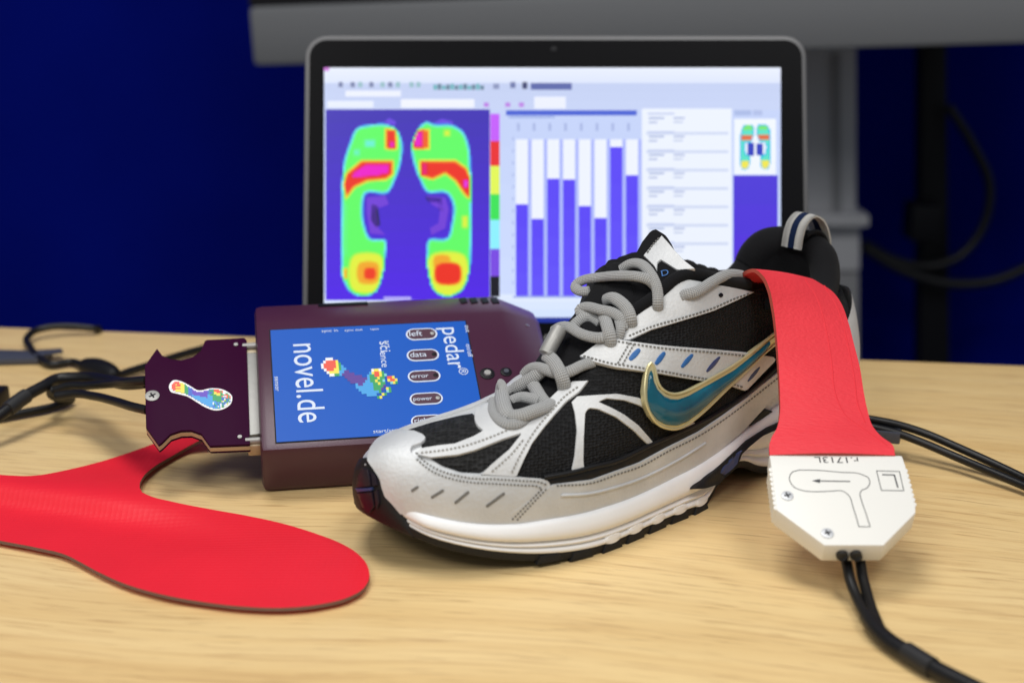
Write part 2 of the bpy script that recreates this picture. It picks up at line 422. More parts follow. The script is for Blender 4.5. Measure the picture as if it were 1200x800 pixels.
def stitches(name, paths, surf, lift, m, parent, pitch=4.2, fill=.55, w=.00032):
    G = Geo()
    for path in paths:
        P = resample(crom(path, 8), 1.0); d = np.r_[0, np.cumsum(np.linalg.norm(np.diff(P, axis=0), axis=1))]
        for t in np.arange(0, d[-1]-pitch*fill, pitch):
            a = [np.interp(t, d, P[:, k]) for k in (0, 1)]; b = [np.interp(t+pitch*fill, d, P[:, k]) for k in (0, 1)]
            pa, na = surf.hit(*a); pb, nb = surf.hit(*b)
            pa = pa+na*lift; pb = pb+nb*lift; ax = (pb-pa)/2; l = np.linalg.norm(ax)
            if l < 1e-6 or l > .003: continue
            ay = np.cross(na, ax/l); ay = ay/(np.linalg.norm(ay)+1e-9)*w
            G.add(*box_geo((pa+pb)/2, ax, ay, na*w*.7))
    return G.build(name, m, parent, smooth=0, kind='stuff')
# ================================================================== SETTING
deskN = np.array([at_z(0, 383)[:2], at_z(1200, 428)[:2]])           # rear edge of the desk
de = deskN[1]-deskN[0]; de /= np.linalg.norm(de); dn = np.array([de[1], -de[0]])   # dn points to the viewer
if dn[1] > 0: dn = -dn
mid = deskN.mean(0)
def dk(a, b, z): return np.array([*(mid+de*a+dn*b), z])
desk = thing('desk', 'pale oak veneer desk top under the shoe, box and red insole', 'desk', tuple(dk(0, .4, -.74)))
V, Fc = box_geo(dk(0, .42, -.0125), np.array([*de, 0])*.9, np.array([*dn, 0])*.42, np.array([0, 0, .0125]))
mk('desk_top', V, Fc, M['wood'], desk, bevel=.0015)
for sx in (-.84, .84):
    for b in (.06, .78):
        V, Fc = box_geo(dk(sx, b, -.3825), np.array([.025, 0, 0]), np.array([0, .025, 0]), np.array([0, 0, .3575])); mk('leg', V, Fc, M['alu'], desk, bevel=.003)
fl = mk('floor', [(-4, -2, -.74), (4, -2, -.74), (4, 4, -.74), (-4, 4, -.74)], [(0, 1, 2, 3)], M['floor'], smooth=0); fl['kind'] = 'structure'
# blue partition behind everything
def wallp(x, z, d=0): return np.array([x, 1.75-.10*x+d, z])
V = [wallp(-3, -.739), wallp(3, -.739), wallp(3, 2.2), wallp(-3, 2.2)]; V += [v+np.array([0, .06, 0]) for v in V]
w = mk('wall', V, [(0, 1, 2, 3), (7, 6, 5, 4), (0, 4, 5, 1), (1, 5, 6, 2), (2, 6, 7, 3), (3, 7, 4, 0)], M['blue_wall'], smooth=0); w['kind'] = 'structure'
# ------------------------------------------------------------------ television: lower frame bar seen across the top
tv = thing('television', 'large wall television, only its grey lower frame bar and dark screen edge in view', 'television', tuple(at_y(297, 78, 1.40)))
def tvp(px, py, d=0.):
    y = 1.40-.00014*(px-297); return at_y(px, py, y)+np.array([0, d, 0])
bl, br = tvp(297, 78), tvp(1500, 43); tl, tr = tvp(291, 9), tvp(1500, -36)
fr = [bl, br, tr, tl]; V, Fc = prism(fr, np.array([0, .05, 0])); mk('frame', V, Fc, M['tv_grey'], tv, bevel=.006)
up_ = (tl-bl)/np.linalg.norm(tl-bl)
sc_ = [tl+np.array([0, .006, 0]), tr+np.array([0, .006, 0]), tr+up_*.55+np.array([0, .006, 0]), tl+up_*.55+np.array([0, .006, 0])]
V, Fc = prism(sc_, np.array([0, .04, 0])); mk('screen', V, Fc, M['dark'], tv)
# ------------------------------------------------------------------ grey stand pillar and black pole at the right
pil = thing('stand_pillar', 'grey metal pillar of the television stand behind the laptop', 'stand', tuple(at_y(975, 430, 1.5)))
def yp(px, py, y=1.52): return at_y(px, py, y)
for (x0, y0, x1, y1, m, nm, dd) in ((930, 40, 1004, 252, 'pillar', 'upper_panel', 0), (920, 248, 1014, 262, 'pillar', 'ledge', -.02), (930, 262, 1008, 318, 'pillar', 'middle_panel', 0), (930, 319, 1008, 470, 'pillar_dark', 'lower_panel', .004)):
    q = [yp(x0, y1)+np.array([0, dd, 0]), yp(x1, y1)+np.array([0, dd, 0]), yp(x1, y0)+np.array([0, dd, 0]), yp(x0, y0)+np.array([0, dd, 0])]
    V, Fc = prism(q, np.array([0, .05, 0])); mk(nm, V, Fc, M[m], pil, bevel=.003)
q = [yp(976, 250)-np.array([0, .004, 0]), yp(984, 250)-np.array([0, .004, 0]), yp(984, 62)-np.array([0, .004, 0]), yp(976, 62)-np.array([0, .004, 0])]
V, Fc = prism(q, np.array([0, .006, 0])); mk('groove_strip', V, Fc, M['pillar_dark'], pil)
pole = thing('support_pole', 'black upright pole in front of the blue wall', 'pole', tuple(at_y(1097, 470, 1.58)))
q = [yp(1078, 500, 1.58), yp(1114, 500, 1.58), yp(1110, 50, 1.58), yp(1080, 50, 1.58)]
V, Fc = prism(q, np.array([0, .03, 0])); mk('post', V, Fc, M['dark'], pole, bevel=.003)
V, Fc = box_geo(yp(1080, 258, 1.56), np.array([.016, 0, 0]), np.array([0, .02, 0]), np.array([0, 0, .02])); mk('clamp', V, Fc, M['dark'], pole, bevel=.002)
cb = thing('hanging_cable', 'black cable looping down the blue wall right of the pillar', 'cable', tuple(yp(1115, 130, 1.56)))
tube('cord', crom([yp(*p, 1.56) for p in ((1112, 125), (1140, 170), (1160, 220), (1150, 270), (1125, 300), (1090, 312), (1050, 305), (1012, 285))], 8), .0052, M['cable'], cb)
tube('cord', crom([yp(*p, 1.555) for p in ((1012, 290), (1060, 318), (1110, 332), (1160, 330), (1230, 300))], 8), .0058, M['cable'], cb)
# ================================================================== LAPTOP SCREEN
AL = R(20); LU = np.array([0, math.sin(AL), math.cos(AL)]); LN = np.array([0, -math.cos(AL), math.sin(AL)]); LX = np.array([1., 0, 0])
LP0 = at_z(650, 426, .012)
def lp(px, py, d=0.): return at_plane(px, py, LP0, LN)+LN*d
lap = thing('laptop', 'open silver laptop, its black framed screen showing two coloured footprints and a bar chart', 'laptop', tuple(at_z(650, 426, 0)))
xl, xr = lp(356, 200)[0], lp(947, 200)[0]; zt_ = np.dot(lp(650, 42)-LP0, LU)
def lq(x, u, d=0.): return np.array([x, 0, 0])+np.array([0, LP0[1], LP0[2]])+LU*u+LN*d
def rrect(x0, x1, u0, u1, r, d, n=6, rb=None):
    pts = []
    for cx, cy, a0, rr in ((x1-r, u1-r, 0, r), (x0+r, u1-r, 90, r), (x0+(rb or r), u0+(rb or r), 180, rb or r), (x1-(rb or r), u0+(rb or r), 270, rb or r)):
        for k in range(n+1):
            a = R(a0+90*k/n); pts.append(lq(cx+rr*math.cos(a), cy+rr*math.sin(a), d))
    return pts
V, Fc = prism(rrect(xl, xr, 0, zt_, .0125, 0, rb=.004), -LN*.007); mk('lid', V, Fc, M['alu'], lap, bevel=.0012)
rim = .0028
V, Fc = prism(rrect(xl+rim, xr-rim, .001, zt_-rim, .0098, .0006, rb=.003), -LN*.0012); mk('bezel', V, Fc, M['bezel'], lap)
V, Fc = disc_geo(lp(649, 59, .0006), LX, LU, .0019, .0003, 16); wc = mk('webcam', V, Fc, M['dark'], lap)
V, Fc = text_geo('o', .007, lp(641, 399, .0008), LX, LU, align='CENTER'); mk('badge', V, Fc, M['tin'], lap, smooth=0)
V, Fc = box_geo(LP0+np.array([0, -.04, -.006]), np.array([.145, 0, 0]), np.array([0, .042, 0]), np.array([0, 0, .006])); mk('base', V, Fc, M['alu'], lap, bevel=.002)
tube('hinge', [LP0+np.array([-.11, .004, -.001]), LP0+np.array([.11, .004, -.001])], .0045, M['dark'], lap)
# --- what the screen shows (flat, lit)
G = Geo(); lay = [.0010]
def srect(x0, y0, x1, y1, c, d=None):
    d = lay[0] if d is None else d
    G.add([lp(x0, y1, d), lp(x1, y1, d), lp(x1, y0, d), lp(x0, y0, d)], [(0, 1, 2, 3)], lin(*c)); 
def grad(x0, y0, x1, y1, c0, c1, n=10, d=None):
    for k in range(n):
        t = (k+.5)/n; srect(x0, y0+(y1-y0)*k/n, x1, y0+(y1-y0)*(k+1)/n, tuple(a+(b-a)*t for a, b in zip(c0, c1)), d)
grad(380, 80, 914.5, 98, (232, 238, 255), (222, 230, 252), 4)
grad(380, 98, 914.5, 130, (196, 208, 242), (200, 212, 246), 3)
grad(380, 130, 914.5, 345, (196, 210, 248), (206, 220, 255), 5)
grad(380, 345, 914.5, 372, (226, 236, 255), (210, 226, 255), 3)
srect(380, 372, 914.5, 378, (24, 44, 150))
lay[0] = .0012
srect(405, 107, 470, 114, (236, 240, 254)); srect(384, 119, 438, 127, (232, 238, 254)); srect(470, 117, 556, 127, (240, 243, 254)); srect(626, 114, 663, 128, (236, 240, 255))
for x in (397, 411, 420, 433, 446, 455, 464, 480, 488): srect(x, 97, x+5, 103, (120, 130, 170) if x % 2 else (150, 190, 200))
for x in range(508, 568, 5): srect(x, 99+(x % 3), x+4.2, 106, (96, 128, 150) if x % 2 else (110, 180, 190))
srect(578, 99, 585, 105, (140, 150, 190)); srect(598, 97, 604, 104, (110, 120, 170)); srect(612, 97, 618, 105, (60, 66, 110)); srect(622, 98, 670, 106, (92, 104, 170))
for x in (567, 592, 608): srect(x, 121, x+6, 126, (190, 130, 230))
srect(380, 80, 386, 84, (210, 120, 220)); srect(860, 130, 880, 136, (170, 186, 230)); srect(882, 130, 893, 136, (176, 190, 232))
# left plot
grad(382, 129, 574, 352, (60, 44, 178), (80, 30, 232), 14); srect(450, 348, 482, 351, (190, 180, 250), .0014)
# colour scale
for y0, y1, c in ((134, 166, (196, 92, 250)), (166, 195, (234, 40, 44)), (195, 228, (226, 246, 84)), (228, 258, (56, 226, 86)), (258, 292, (140, 240, 255)), (292, 324, (120, 70, 226)), (324, 348, (8, 8, 24))): srect(574.5, y0, 585.5, y1, c)
# bar chart
srect(593, 130, 746, 136, (70, 96, 212)); srect(596, 137, 650, 139, (150, 170, 226))
for k in range(8): srect(606+18.4*k, 145, 609+18.4*k, 154, (166, 180, 226))
for k in range(13): srect(600.5, 162+14*k, 602, 165+14*k, (150, 166, 222))
tops = (240, 257, 210, 211, 242, 256, 173, 206)
for k, t in enumerate(tops):
    x = 604.5+18.4*k; srect(x, 164, x+14.2, 347, (238, 243, 255)); grad(x, t, x+14.2, 347, (88, 66, 246), (98, 82, 250), 4, .0015); srect(x+14.2, 164, x+18.4, 347, (172, 184, 250), .0013)
srect(601, 347, 750, 349, (150, 166, 230))
# list and thumbnail
srect(752, 128, 857, 346, (236, 242, 254))
for k in range(8):
    y = 133+21.5*k
    if k: srect(757, y+17-16, 853, y+4, (206, 216, 242), .0014)
    srect(760, y+5, 778, y+7.5, (180, 192, 226), .0015); srect(789, y+5, 802, y+7.5, (186, 196, 228), .0015); srect(760, y+10, 770, y+12.5, (190, 200, 230), .0015); srect(789, y+10, 800, y+12, (196, 206, 232), .0015)
    srect(759, y, 790, y+2.2, (196, 206, 238), .0015)
srect(860, 140, 909, 205, (240, 246, 255)); grad(859, 206, 911, 345, (72, 52, 214), (84, 44, 226), 4)
G.build('screen', M['screen'], lap, smooth=0)
footL = [(410, 168), (418, 151), (435, 146.5), (455, 146.5), (466.5, 153.7), (472, 168), (471, 188), (464, 211), (455, 227), (429, 228), (426, 245), (429, 268), (434, 279), (452, 281), (452, 304), (448, 325), (441, 342), (426, 348), (410, 342), (402, 328), (400, 304), (400, 249), (401, 214), (403, 190)]
footR = [(486, 160), (491, 150), (500, 143), (508, 146), (530, 147), (543, 155), (550, 172), (552, 200), (553, 240), (553, 290), (550, 320), (542, 340), (524, 348), (510, 342), (503, 325), (500, 300), (502, 281), (524, 279), (529, 262), (530, 238), (524, 228), (500, 226), (492, 212), (484, 190), (482, 172)]
def inside_poly(x, y, poly):
    c = False; n = len(poly)
    for i in range(n):
        (x0, y0), (x1, y1) = poly[i], poly[(i+1) % n]
        if (y0 > y) != (y1 > y) and x < (x1-x0)*(y-y0)/(y1-y0)+x0: c = not c
    return c
def pdist(x, y, poly):
    P = np.asarray(poly, float); Q = np.roll(P, -1, 0); d = Q-P; t = np.clip(((np.array([x, y])-P)*d).sum(1)/((d*d).sum(1)+1e-9), 0, 1)
    return np.sqrt(((P+d*t[:, None]-np.array([x, y]))**2).sum(1)).min()
RAMP = [(0, (70, 40, 215)), (.10, (60, 110, 235)), (.2, (110, 236, 255)), (.34, (96, 250, 110)), (.52, (96, 250, 96)), (.62, (226, 240, 60)), (.72, (246, 150, 30)), (.80, (236, 44, 24)), (.90, (226, 20, 60)), (.95, (236, 0, 200)), (1.0, (222, 90, 240))]
def ramp(v):
    for (a, ca), (b, cb_) in zip(RAMP, RAMP[1:]):
        if v <= b: t = max(0, (v-a)/(b-a)); return tuple(p+(q-p)*t for p, q in zip(ca, cb_))
    return RAMP[-1][1]
def rc(x0, y0, x1, y1): return [(x0, y0), (x1, y0), (x1, y1), (x0, y1)]
zonesL = [(.80, [(424, 189), (461, 189), (461, 205), (453, 211), (431, 213), (416, 220), (406, 233), (402, 217), (406, 204)]), (.95, [(428, 191.5), (459, 191.5), (457, 205), (441, 209), (414, 211), (411, 203)]), (.985, [(412, 204), (424, 202), (424, 209), (412, 210)]), (.80, rc(452, 152, 465, 175)), (.95, rc(455, 165, 464, 175)), (.62, crom(rc(414, 299, 447, 342), 6, True)), (.70, crom(rc(420, 308, 444, 332), 6, True)), (.79, crom(rc(427, 314, 441, 328), 6, True)), (.80, rc(403, 315, 407, 327)), (.24, rc(427, 164, 441, 174)), (.26, rc(414, 175, 423, 184)), (.26, rc(405, 240, 408, 300))]
zonesR = [(.80, [(493, 189), (534, 189), (547, 198), (554, 212), (552, 236), (544, 228), (534, 213), (522, 204), (507, 211), (497, 208)]), (.92, rc(493, 190, 503, 207)), (.98, rc(541, 210, 551, 222)), (.95, rc(484, 153, 497, 175)), (.80, rc(497, 153, 503, 175)), (.62, crom(rc(504, 299, 545, 344), 6, True)), (.80, crom(rc(510, 311, 540, 331), 6, True)), (.70, crom(rc(508, 300, 528, 316), 6, True)), (.62, rc(541, 253, 549, 268)), (.24, rc(514, 166, 525, 175)), (.26, rc(530, 173, 537, 182)), (.62, rc(520, 153, 528, 161))]
G = Geo(); st_ = 2.2
for poly, spots in ((footL, zonesL), (footR, zonesR)):
    xs = [p[0] for p in poly]; ys = [p[1] for p in poly]; poly_s = [tuple(p) for p in crom(poly, 4, True)]
    for y in np.arange(min(ys)-3, max(ys)+3, st_):
        for x in np.arange(min(xs)-3, max(xs)+3, st_):
            if not inside_poly(x, y, poly_s): continue
            d = pdist(x, y, poly_s); v = v0 = min(.46, .10+d*.062)
            for lev, zp in spots:
                sd = pdist(x, y, zp)*(1 if inside_poly(x, y, zp) else -1); w_ = min(1, max(0, (sd+4.)/7.5)); w_ = w_*w_*(3-2*w_)*min(1, d/3.+.2)
                v = max(v, v0+(lev-v0)*w_) if lev > .4 else min(v, v+(lev-v)*w_)
            h = st_/2*1.02; G.add([lp(x-h, y+h, .0017), lp(x+h, y+h, .0017), lp(x+h, y-h, .0017), lp(x-h, y-h, .0017)], [(0, 1, 2, 3)], lin(*ramp(min(1., v))))
for pts, c in (([(430, 232), (452, 230), (456, 240), (440, 246), (444, 268), (452, 276), (434, 274), (430, 250)], (112, 60, 215)), ([(436, 240), (443, 242), (446, 264), (441, 267), (435, 258)], (38, 28, 90)), ([(500, 230), (522, 232), (526, 246), (522, 268), (506, 276), (504, 268), (514, 262), (516, 246), (506, 240)], (112, 60, 215)), ([(498, 231), (506, 232), (518, 233), (520, 248), (514, 246), (513, 238), (502, 237)], (44, 26, 130)), ([(450, 145), (456, 139), (464, 143), (464, 148)], (104, 70, 225)), ([(508, 145), (518, 140), (530, 143), (532, 147)], (104, 70, 225))):
    n = len(pts); G.add([lp(*p, .00165) for p in pts], [tuple(range(n-1, -1, -1))], lin(*c))
for poly in (footL, footR):                            # thumbnail of the same footprints
    ps = [(884.5+(x-477)*.235, 146+(y-143)*.262) for x, y in crom(poly, 4, True)]; xs = [p[0] for p in ps]; ys = [p[1] for p in ps]
    cx_ = (min(xs)+max(xs))/2; inn = 1 if cx_ < 884.5 else -1
    for y in np.arange(min(ys), max(ys), 1.5):
        for x in np.arange(min(xs)-5, max(xs)+5, 1.5):
            v_ = (y-min(ys))/(max(ys)-min(ys)); arch = .42 < v_ < .68 and 0 < (x-cx_)*inn < 8
            if not inside_poly(x, y, ps) and not arch: continue
            d = pdist(x, y, ps); c = (90, 226, 200)
            if d < 1.7: c = (50, 190, 240)
            if arch: c = (44, 60, 190)
            elif .24 < v_ < .36 and d > 1.2: c = (226, 110, 70)
            elif v_ > .80 and d > 1: c = (240, 230, 80)
            elif v_ < .12 and d > 1.2: c = (120, 230, 110)
            G.add([lp(x-.8, y+.8, .0018), lp(x+.8, y+.8, .0018), lp(x+.8, y-.8, .0018), lp(x-.8, y-.8, .0018)], [(0, 1, 2, 3)], lin(*c))
G.build('footprint_plot', M['screen'], lap, smooth=0)
# ================================================================== SHOE
HP = np.array([.16762615, .70555996]); PH = R(36.62794); LEN = .283024
SU = np.array([-math.cos(PH), -math.sin(PH)]); SV = np.array([math.sin(PH), -math.cos(PH)])
def SP(s, w, z): return np.array([*(HP+SU*LEN*s+SV*w), z])
def sm(xs, ys):
    P = crom(np.stack([xs, ys], 1), 12); return lambda s: float(np.interp(s, P[:, 0], P[:, 1]))
s_w = np.array([.03, .06, .1, .15, .2, .25, .3, .35, .4, .45, .5, .55, .6, .65, .7, .75, .8, .85, .9, .95, .98])
w_l = np.array([.0195, .027, .0325, .0353, .0348, .0338, .0336, .0345, .0375, .0409, .0443, .0459, .0478, .0498, .0511, .0506, .0482, .0438, .0373, .0272, .0175])
w_m = np.array([.0195, .026, .030, .032, .0322, .0315, .031, .031, .0318, .033, .0345, .036, .038, .0405, .0425, .0432, .0425, .040, .0352, .0262, .017])
gl, gm = sm(s_w, w_l/np.sqrt(s_w*(1-s_w))), sm(s_w, w_m/np.sqrt(s_w*(1-s_w)))
def Wl(s): return gl(s)*math.sqrt(max(0, s*(1-s)))
def Wm(s): return gm(s)*math.sqrt(max(0, s*(1-s)))
zf = sm([0, .1, .15, .2, .25, .3, .35, .4, .45, .5, .55, .6, .65, .7, .75, .8, .85, .9, .95, 1], [.041, .0425, .042, .0395, .0358, .0315, .0272, .0246, .023, .022, .0208, .0199, .0196, .0199, .02, .0205, .0206, .0222, .0258, .031])
zb = sm([0, .04, .1, .2, .28, .32, .36, .41, .44, .46, .52, .6, .75, .8, .85, .9, .95, 1], [.007, .003, 0, 0, .001, .004, .0095, .0105, .006, .0012, 0, 0, .0004, .002, .0045, .008, .013, .021])
zc = sm([0, .05, .13, .247, .347, .405, .452, .496, .54, .577, .62, .656, .69, .72, .75, .8, .85, .9, .95, .98, 1], [.084, .086, .0907, .101, .113, .119, .120, .1135, .1055, .0965, .0862, .0772, .0695, .0640, .0612, .0578, .0556, .0535, .0505, .0475, .043])
vc_ = sm([0, .45, .6, .7, .85, .95, 1], [0, 0, .006, .011, .010, .004, 0])
pl = sm([0, .4, .6, .7, .8, 1], [3, 3, 2.9, 2.7, 2.4, 2.2]); pm = sm([0, .4, .55, .65, .75, .85, 1], [3, 3, 2.3, 1.6, 1.6, 1.75, 2.1])
NS, NR = 130, 72
ss = .5-.5*np.cos(np.linspace(.02, math.pi-.02, NS)); ss = .0008+ss*.9984
def sstep(a, b, x): t = min(1, max(0, (x-a)/(b-a))); return t*t*(3-2*t)
BV = []; BV0 = []
for s in ss:
    wl, wm = max(.0004, Wl(s)-.0022), max(.0004, Wm(s)-.0022); z0, H = zf(s)-.001, zc(s)-zf(s)
    t = np.linspace(0, math.pi, 600); c, sn = np.cos(t), np.sin(t)
    ea, eb = 2/pl(s), 2/pm(s)
    vc = min(vc_(s), .4*wl); v = vc+np.where(c > 0, (wl-vc)*np.abs(c)**ea, -(wm+vc)*np.abs(c)**eb); z = z0+H*np.where(c > 0, np.abs(sn)**ea, np.abs(sn)**eb)
    # outward belly in the side walls
    k = (z-z0)/H; v = v*(1+.035*np.sin(np.clip(k, 0, 1)*math.pi)*(1 if s < .6 else .6))
    q0 = np.stack([v, z.copy()], 1)
    dip = .055*sstep(.53, .43, s) if s > .06 else .055*sstep(.0, .06, s)
    if dip > 0:
        a = np.abs(v)/np.where(v > 0, wl, wm); kk = np.clip((.76-a)/.36, 0, 1); kk = kk*kk*(3-2*kk); z = z-dip*kk
    for q, OUT in ((np.stack([v, z], 1), BV), (q0, BV0)):
        d = np.r_[0, np.cumsum(np.linalg.norm(np.diff(q, axis=0), axis=1))]; u = np.linspace(0, d[-1], NR)
        for x in u:
            zz = np.interp(x, d, q[:, 1]); kz = max(0, (zz-.04)/.05); OUT.append(SP(s+.040*kz*kz*max(0, 1-s/.3), np.interp(x, d, q[:, 0]), zz))
BF = [(i*NR+j, i*NR+j+1, (i+1)*NR+j+1, (i+1)*NR+j) for i in range(NS-1) for j in range(NR-1)]
BF += [(i*NR+NR-1, i*NR, (i+1)*NR, (i+1)*NR+NR-1) for i in range(NS-1)]
BF += [tuple(range(NR)), tuple((NS-1)*NR+j for j in range(NR-1, -1, -1))]
shoe = thing('running_shoe', 'black and silver running shoe with teal side emblem and grey laces, toe pointing left', 'shoe', (*(HP+SU*LEN*.5), 0))
fm = []
for f in BF:
    i = f[0]//NR; fm.append(1 if ss[min(i, NS-1)] < .60 and BV[f[0]][2] > .05 else 0)
mk('upper', BV, BF, None, shoe, 0, mats=[M['silver'], M['lining']], fm=fm)
for p in bpy.data.objects['upper'].data.polygons: p.use_smooth = True
BS = []; ns_ = NR+2                                    # laying surface for the panels: the closed last with a short skirt below the feather edge
for i in range(NS):
    rg = BV0[i*NR:(i+1)*NR]; BS += [rg[0]-np.array([0, 0, .012])]+rg+[rg[-1]-np.array([0, 0, .012])]
BSF = [(i*ns_+j, i*ns_+j+1, (i+1)*ns_+j+1, (i+1)*ns_+j) for i in range(NS-1) for j in range(ns_-1)]
SB = Surf(BS, BSF)
# plan outline: lateral side heel to toe, then medial side back
sp = .5-.5*np.cos(np.linspace(0, math.pi, 150)); sp = .0002+sp*.9996
def outline(off):
    A = [(s, Wl(s)) for s in sp]; Bm = [(s, -Wm(s)) for s in sp[::-1]]
    S_ = np.array(A+Bm[1:-1]); Q = np.stack([S_[:, 0]*LEN, S_[:, 1]], 1)
    T = np.roll(Q, -1, 0)-np.roll(Q, 1, 0); T /= np.linalg.norm(T, axis=1)[:, None]+1e-12
    Nn = np.stack([-T[:, 1], T[:, 0]], 1); return S_, Q, Nn
S_, Q_, N_ = outline(0)
if np.dot(N_[75], [0, 1]) < 0: N_ = -N_
NP = len(S_)
def wallring(offs):            # offs: list of (k, offset)
    V = []
    for (k, off) in offs:
        for i in range(NP):
            s = S_[i, 0]; q = Q_[i]+N_[i]*(off*(1-.8*sstep(.95, .985, s))-.0008*sstep(.95, .985, s)); zz0 = zb(s)+.0036; zz1 = zf(s)
            V.append(SP(q[0]/LEN, q[1], zz0+(zz1-zz0)*k))
    return V
prof = [(0, -.004), (.0, .0002), (.04, .0012), (.10, .0016), (.16, .0012), (.19, -.0004), (.23, .0012), (.29, .0018), (.34, .0012), (.37, -.0004), (.41, .0012), (.5, .0026), (.62, .003), (.75, .0026), (.88, .0018), (.96, .001), (1.0, -.0004), (1.0, -.005)]
MV = wallring(prof); MF = []
for r_ in range(len(prof)-1):
    for i in range(NP): j = (i+1) % NP; MF.append((r_*NP+i, r_*NP+j, (r_+1)*NP+j, (r_+1)*NP+i))
MF += [tuple(range(NP)), tuple((len(prof)-1)*NP+i for i in range(NP-1, -1, -1))]
mk('midsole', MV, MF, M['mid'], shoe, 55)
SM = Surf(MV, MF)
OV = []; op = [(.0, -.004), (.0, .0002), (.3, .0010), (1, .0008), (1.0, -.004)]
for (k, off) in op:
    for i in range(NP):
        s = S_[i, 0]; q = Q_[i]+N_[i]*off; OV.append(SP(q[0]/LEN, q[1], zb(s)+.0003+k*.0037))
OF = [(r_*NP+i, r_*NP+(i+1) % NP, (r_+1)*NP+(i+1) % NP, (r_+1)*NP+i) for r_ in range(len(op)-1) for i in range(NP)]
OF += [tuple(range(NP)), tuple((len(op)-1)*NP+i for i in range(NP-1, -1, -1))]
outs = mk('outsole', OV, OF, M['black_rubber'], shoe, 50)
# rubber tread lugs round the edge of the sole
arc = np.r_[0, np.cumsum(np.linalg.norm(np.diff(np.vstack([Q_, Q_[:1]]), axis=0), axis=1))]
t0 = 0; lugs = 0
while t0 < arc[-1]:
    i = int(np.searchsorted(arc, t0)) % NP; s = S_[i, 0]
    if (.47 < s < .80) or (.06 < s < .27):
        hl = .0060; q = Q_[i]-N_[i]*.0006; c = SP(q[0]/LEN, q[1], zb(s)+.0019)
        tx = np.array([-N_[i][1], N_[i][0]]); 
        T3 = SP(tx[0]/LEN, tx[1], 0)-SP(0, 0, 0); N3 = SP(N_[i][0]/LEN, N_[i][1], 0)-SP(0, 0, 0)
        V, Fc = box_geo(c, T3*hl, N3*.0022, np.array([0, 0, .0019])); 
        for k in (4, 5, 6, 7): V[k] = V[k]+T3*(.0018 if k in (4, 6) else -.0018)*1.0
        mk('tread_lug', V, Fc, M['black_rubber'], shoe, bevel=.0007); lugs += 1
    if .44 < s < .72 and S_[i, 1] > 0:
        q = Q_[i]+N_[i]*.0004; c = SP(q[0]/LEN, q[1], zb(s)+.0056)+0*T3 if lugs else SP(q[0]/LEN, q[1], zb(s)+.0056)
        tx = np.array([-N_[i][1], N_[i][0]]); T4 = SP(tx[0]/LEN, tx[1], 0)-SP(0, 0, 0); N4 = SP(N_[i][0]/LEN, N_[i][1], 0)-SP(0, 0, 0)
        V, Fc = disc_geo(c-N4*.001, T4, np.array([0, 0, 1.]), .0052, .0022, 16, .0004)
        V = [c+(v-c)-np.array([0, 0, 1.])*(v-c)[2]*.55 for v in V]; mk('scallop', V, Fc, M['mid'], shoe)
    t0 += .0152
# toe bumper
ii = [i for i in range(NP) if S_[i, 0] > (.966 if S_[i, 1] > 0 else .93)]
d0 = np.array([arc[i] for i in ii]); ctr = float(np.interp(0, [0, 1], [d0[np.argmax([S_[i, 0] for i in ii])], 0])); 
lo_, hi_ = d0.min(), d0.max(); TV = []; nl = 9
for i, dd in zip(ii, d0):
    s = S_[i, 0]; f_ = (ctr-dd)/(ctr-lo_) if dd < ctr else (dd-ctr)/(hi_-ctr)
    ztop = .0445-.026*f_**1.7; z0 = zb(s)-.0002
    for k in range(nl):
        t = k/(nl-1); off = .0022*math.sin(math.pi*min(1, t*.85+.15))**.5*(1-.30*f_)-.0015*t*t-.001*(1-t)**3
        q = Q_[i]+N_[i]*off; TV.append(SP(q[0]/LEN, q[1], z0+(ztop-z0)*t))
nn_ = len(ii); inner = []
for i, dd in zip(ii, d0):
    for k in range(nl): pass
TVi = []
for a, i in enumerate(ii):
    for k in range(nl):
        p = TV[a*nl+k]; n3 = SP(N_[i][0]/LEN, N_[i][1], 0)-SP(0, 0, 0); TVi.append(p-n3*.006)
o_ = len(TV); TF = []
for a in range(nn_-1):
    for k in range(nl-1):
        TF.append((a*nl+k, (a+1)*nl+k, (a+1)*nl+k+1, a*nl+k+1)); TF.append((o_+a*nl+k+1, o_+(a+1)*nl+k+1, o_+(a+1)*nl+k, o_+a*nl+k))
    TF.append((a*nl+nl-1, (a+1)*nl+nl-1, o_+(a+1)*nl+nl-1, o_+a*nl+nl-1)); TF.append((o_+a*nl, o_+(a+1)*nl, (a+1)*nl, a*nl))
for a in (0, nn_-1):
    for k in range(nl-1): TF.append((a*nl+k, a*nl+k+1, o_+a*nl+k+1, o_+a*nl+k))
bmp = mk('toe_bumper', TV+TVi, TF, M['black_rubber'], shoe, 50)
ST_ = Surf(TV, [f for f in TF if max(f) < o_])
# glossy raised blocks on the bumper
for poly, m in (([(427, 548), (433, 550), (436, 562), (437, 569), (420, 571), (421, 560)], 'purple_gloss'), ([(436, 553), (441, 557), (444, 568), (438, 569.5), (437, 560)], 'purple_gloss'), ([(419, 571.5), (438, 570.5), (438.5, 574), (421, 576)], 'navy'), ([(421, 577), (438, 575), (441, 592), (435, 600), (427, 593)], 'purple_gloss'), ([(440, 575), (444, 573), (446, 588), (443, 597), (442, 592)], 'purple_gloss')):
    panel('tread_block', poly, ST_, .0002, .0011, M[m], bmp, step=2.2, edge=.6)
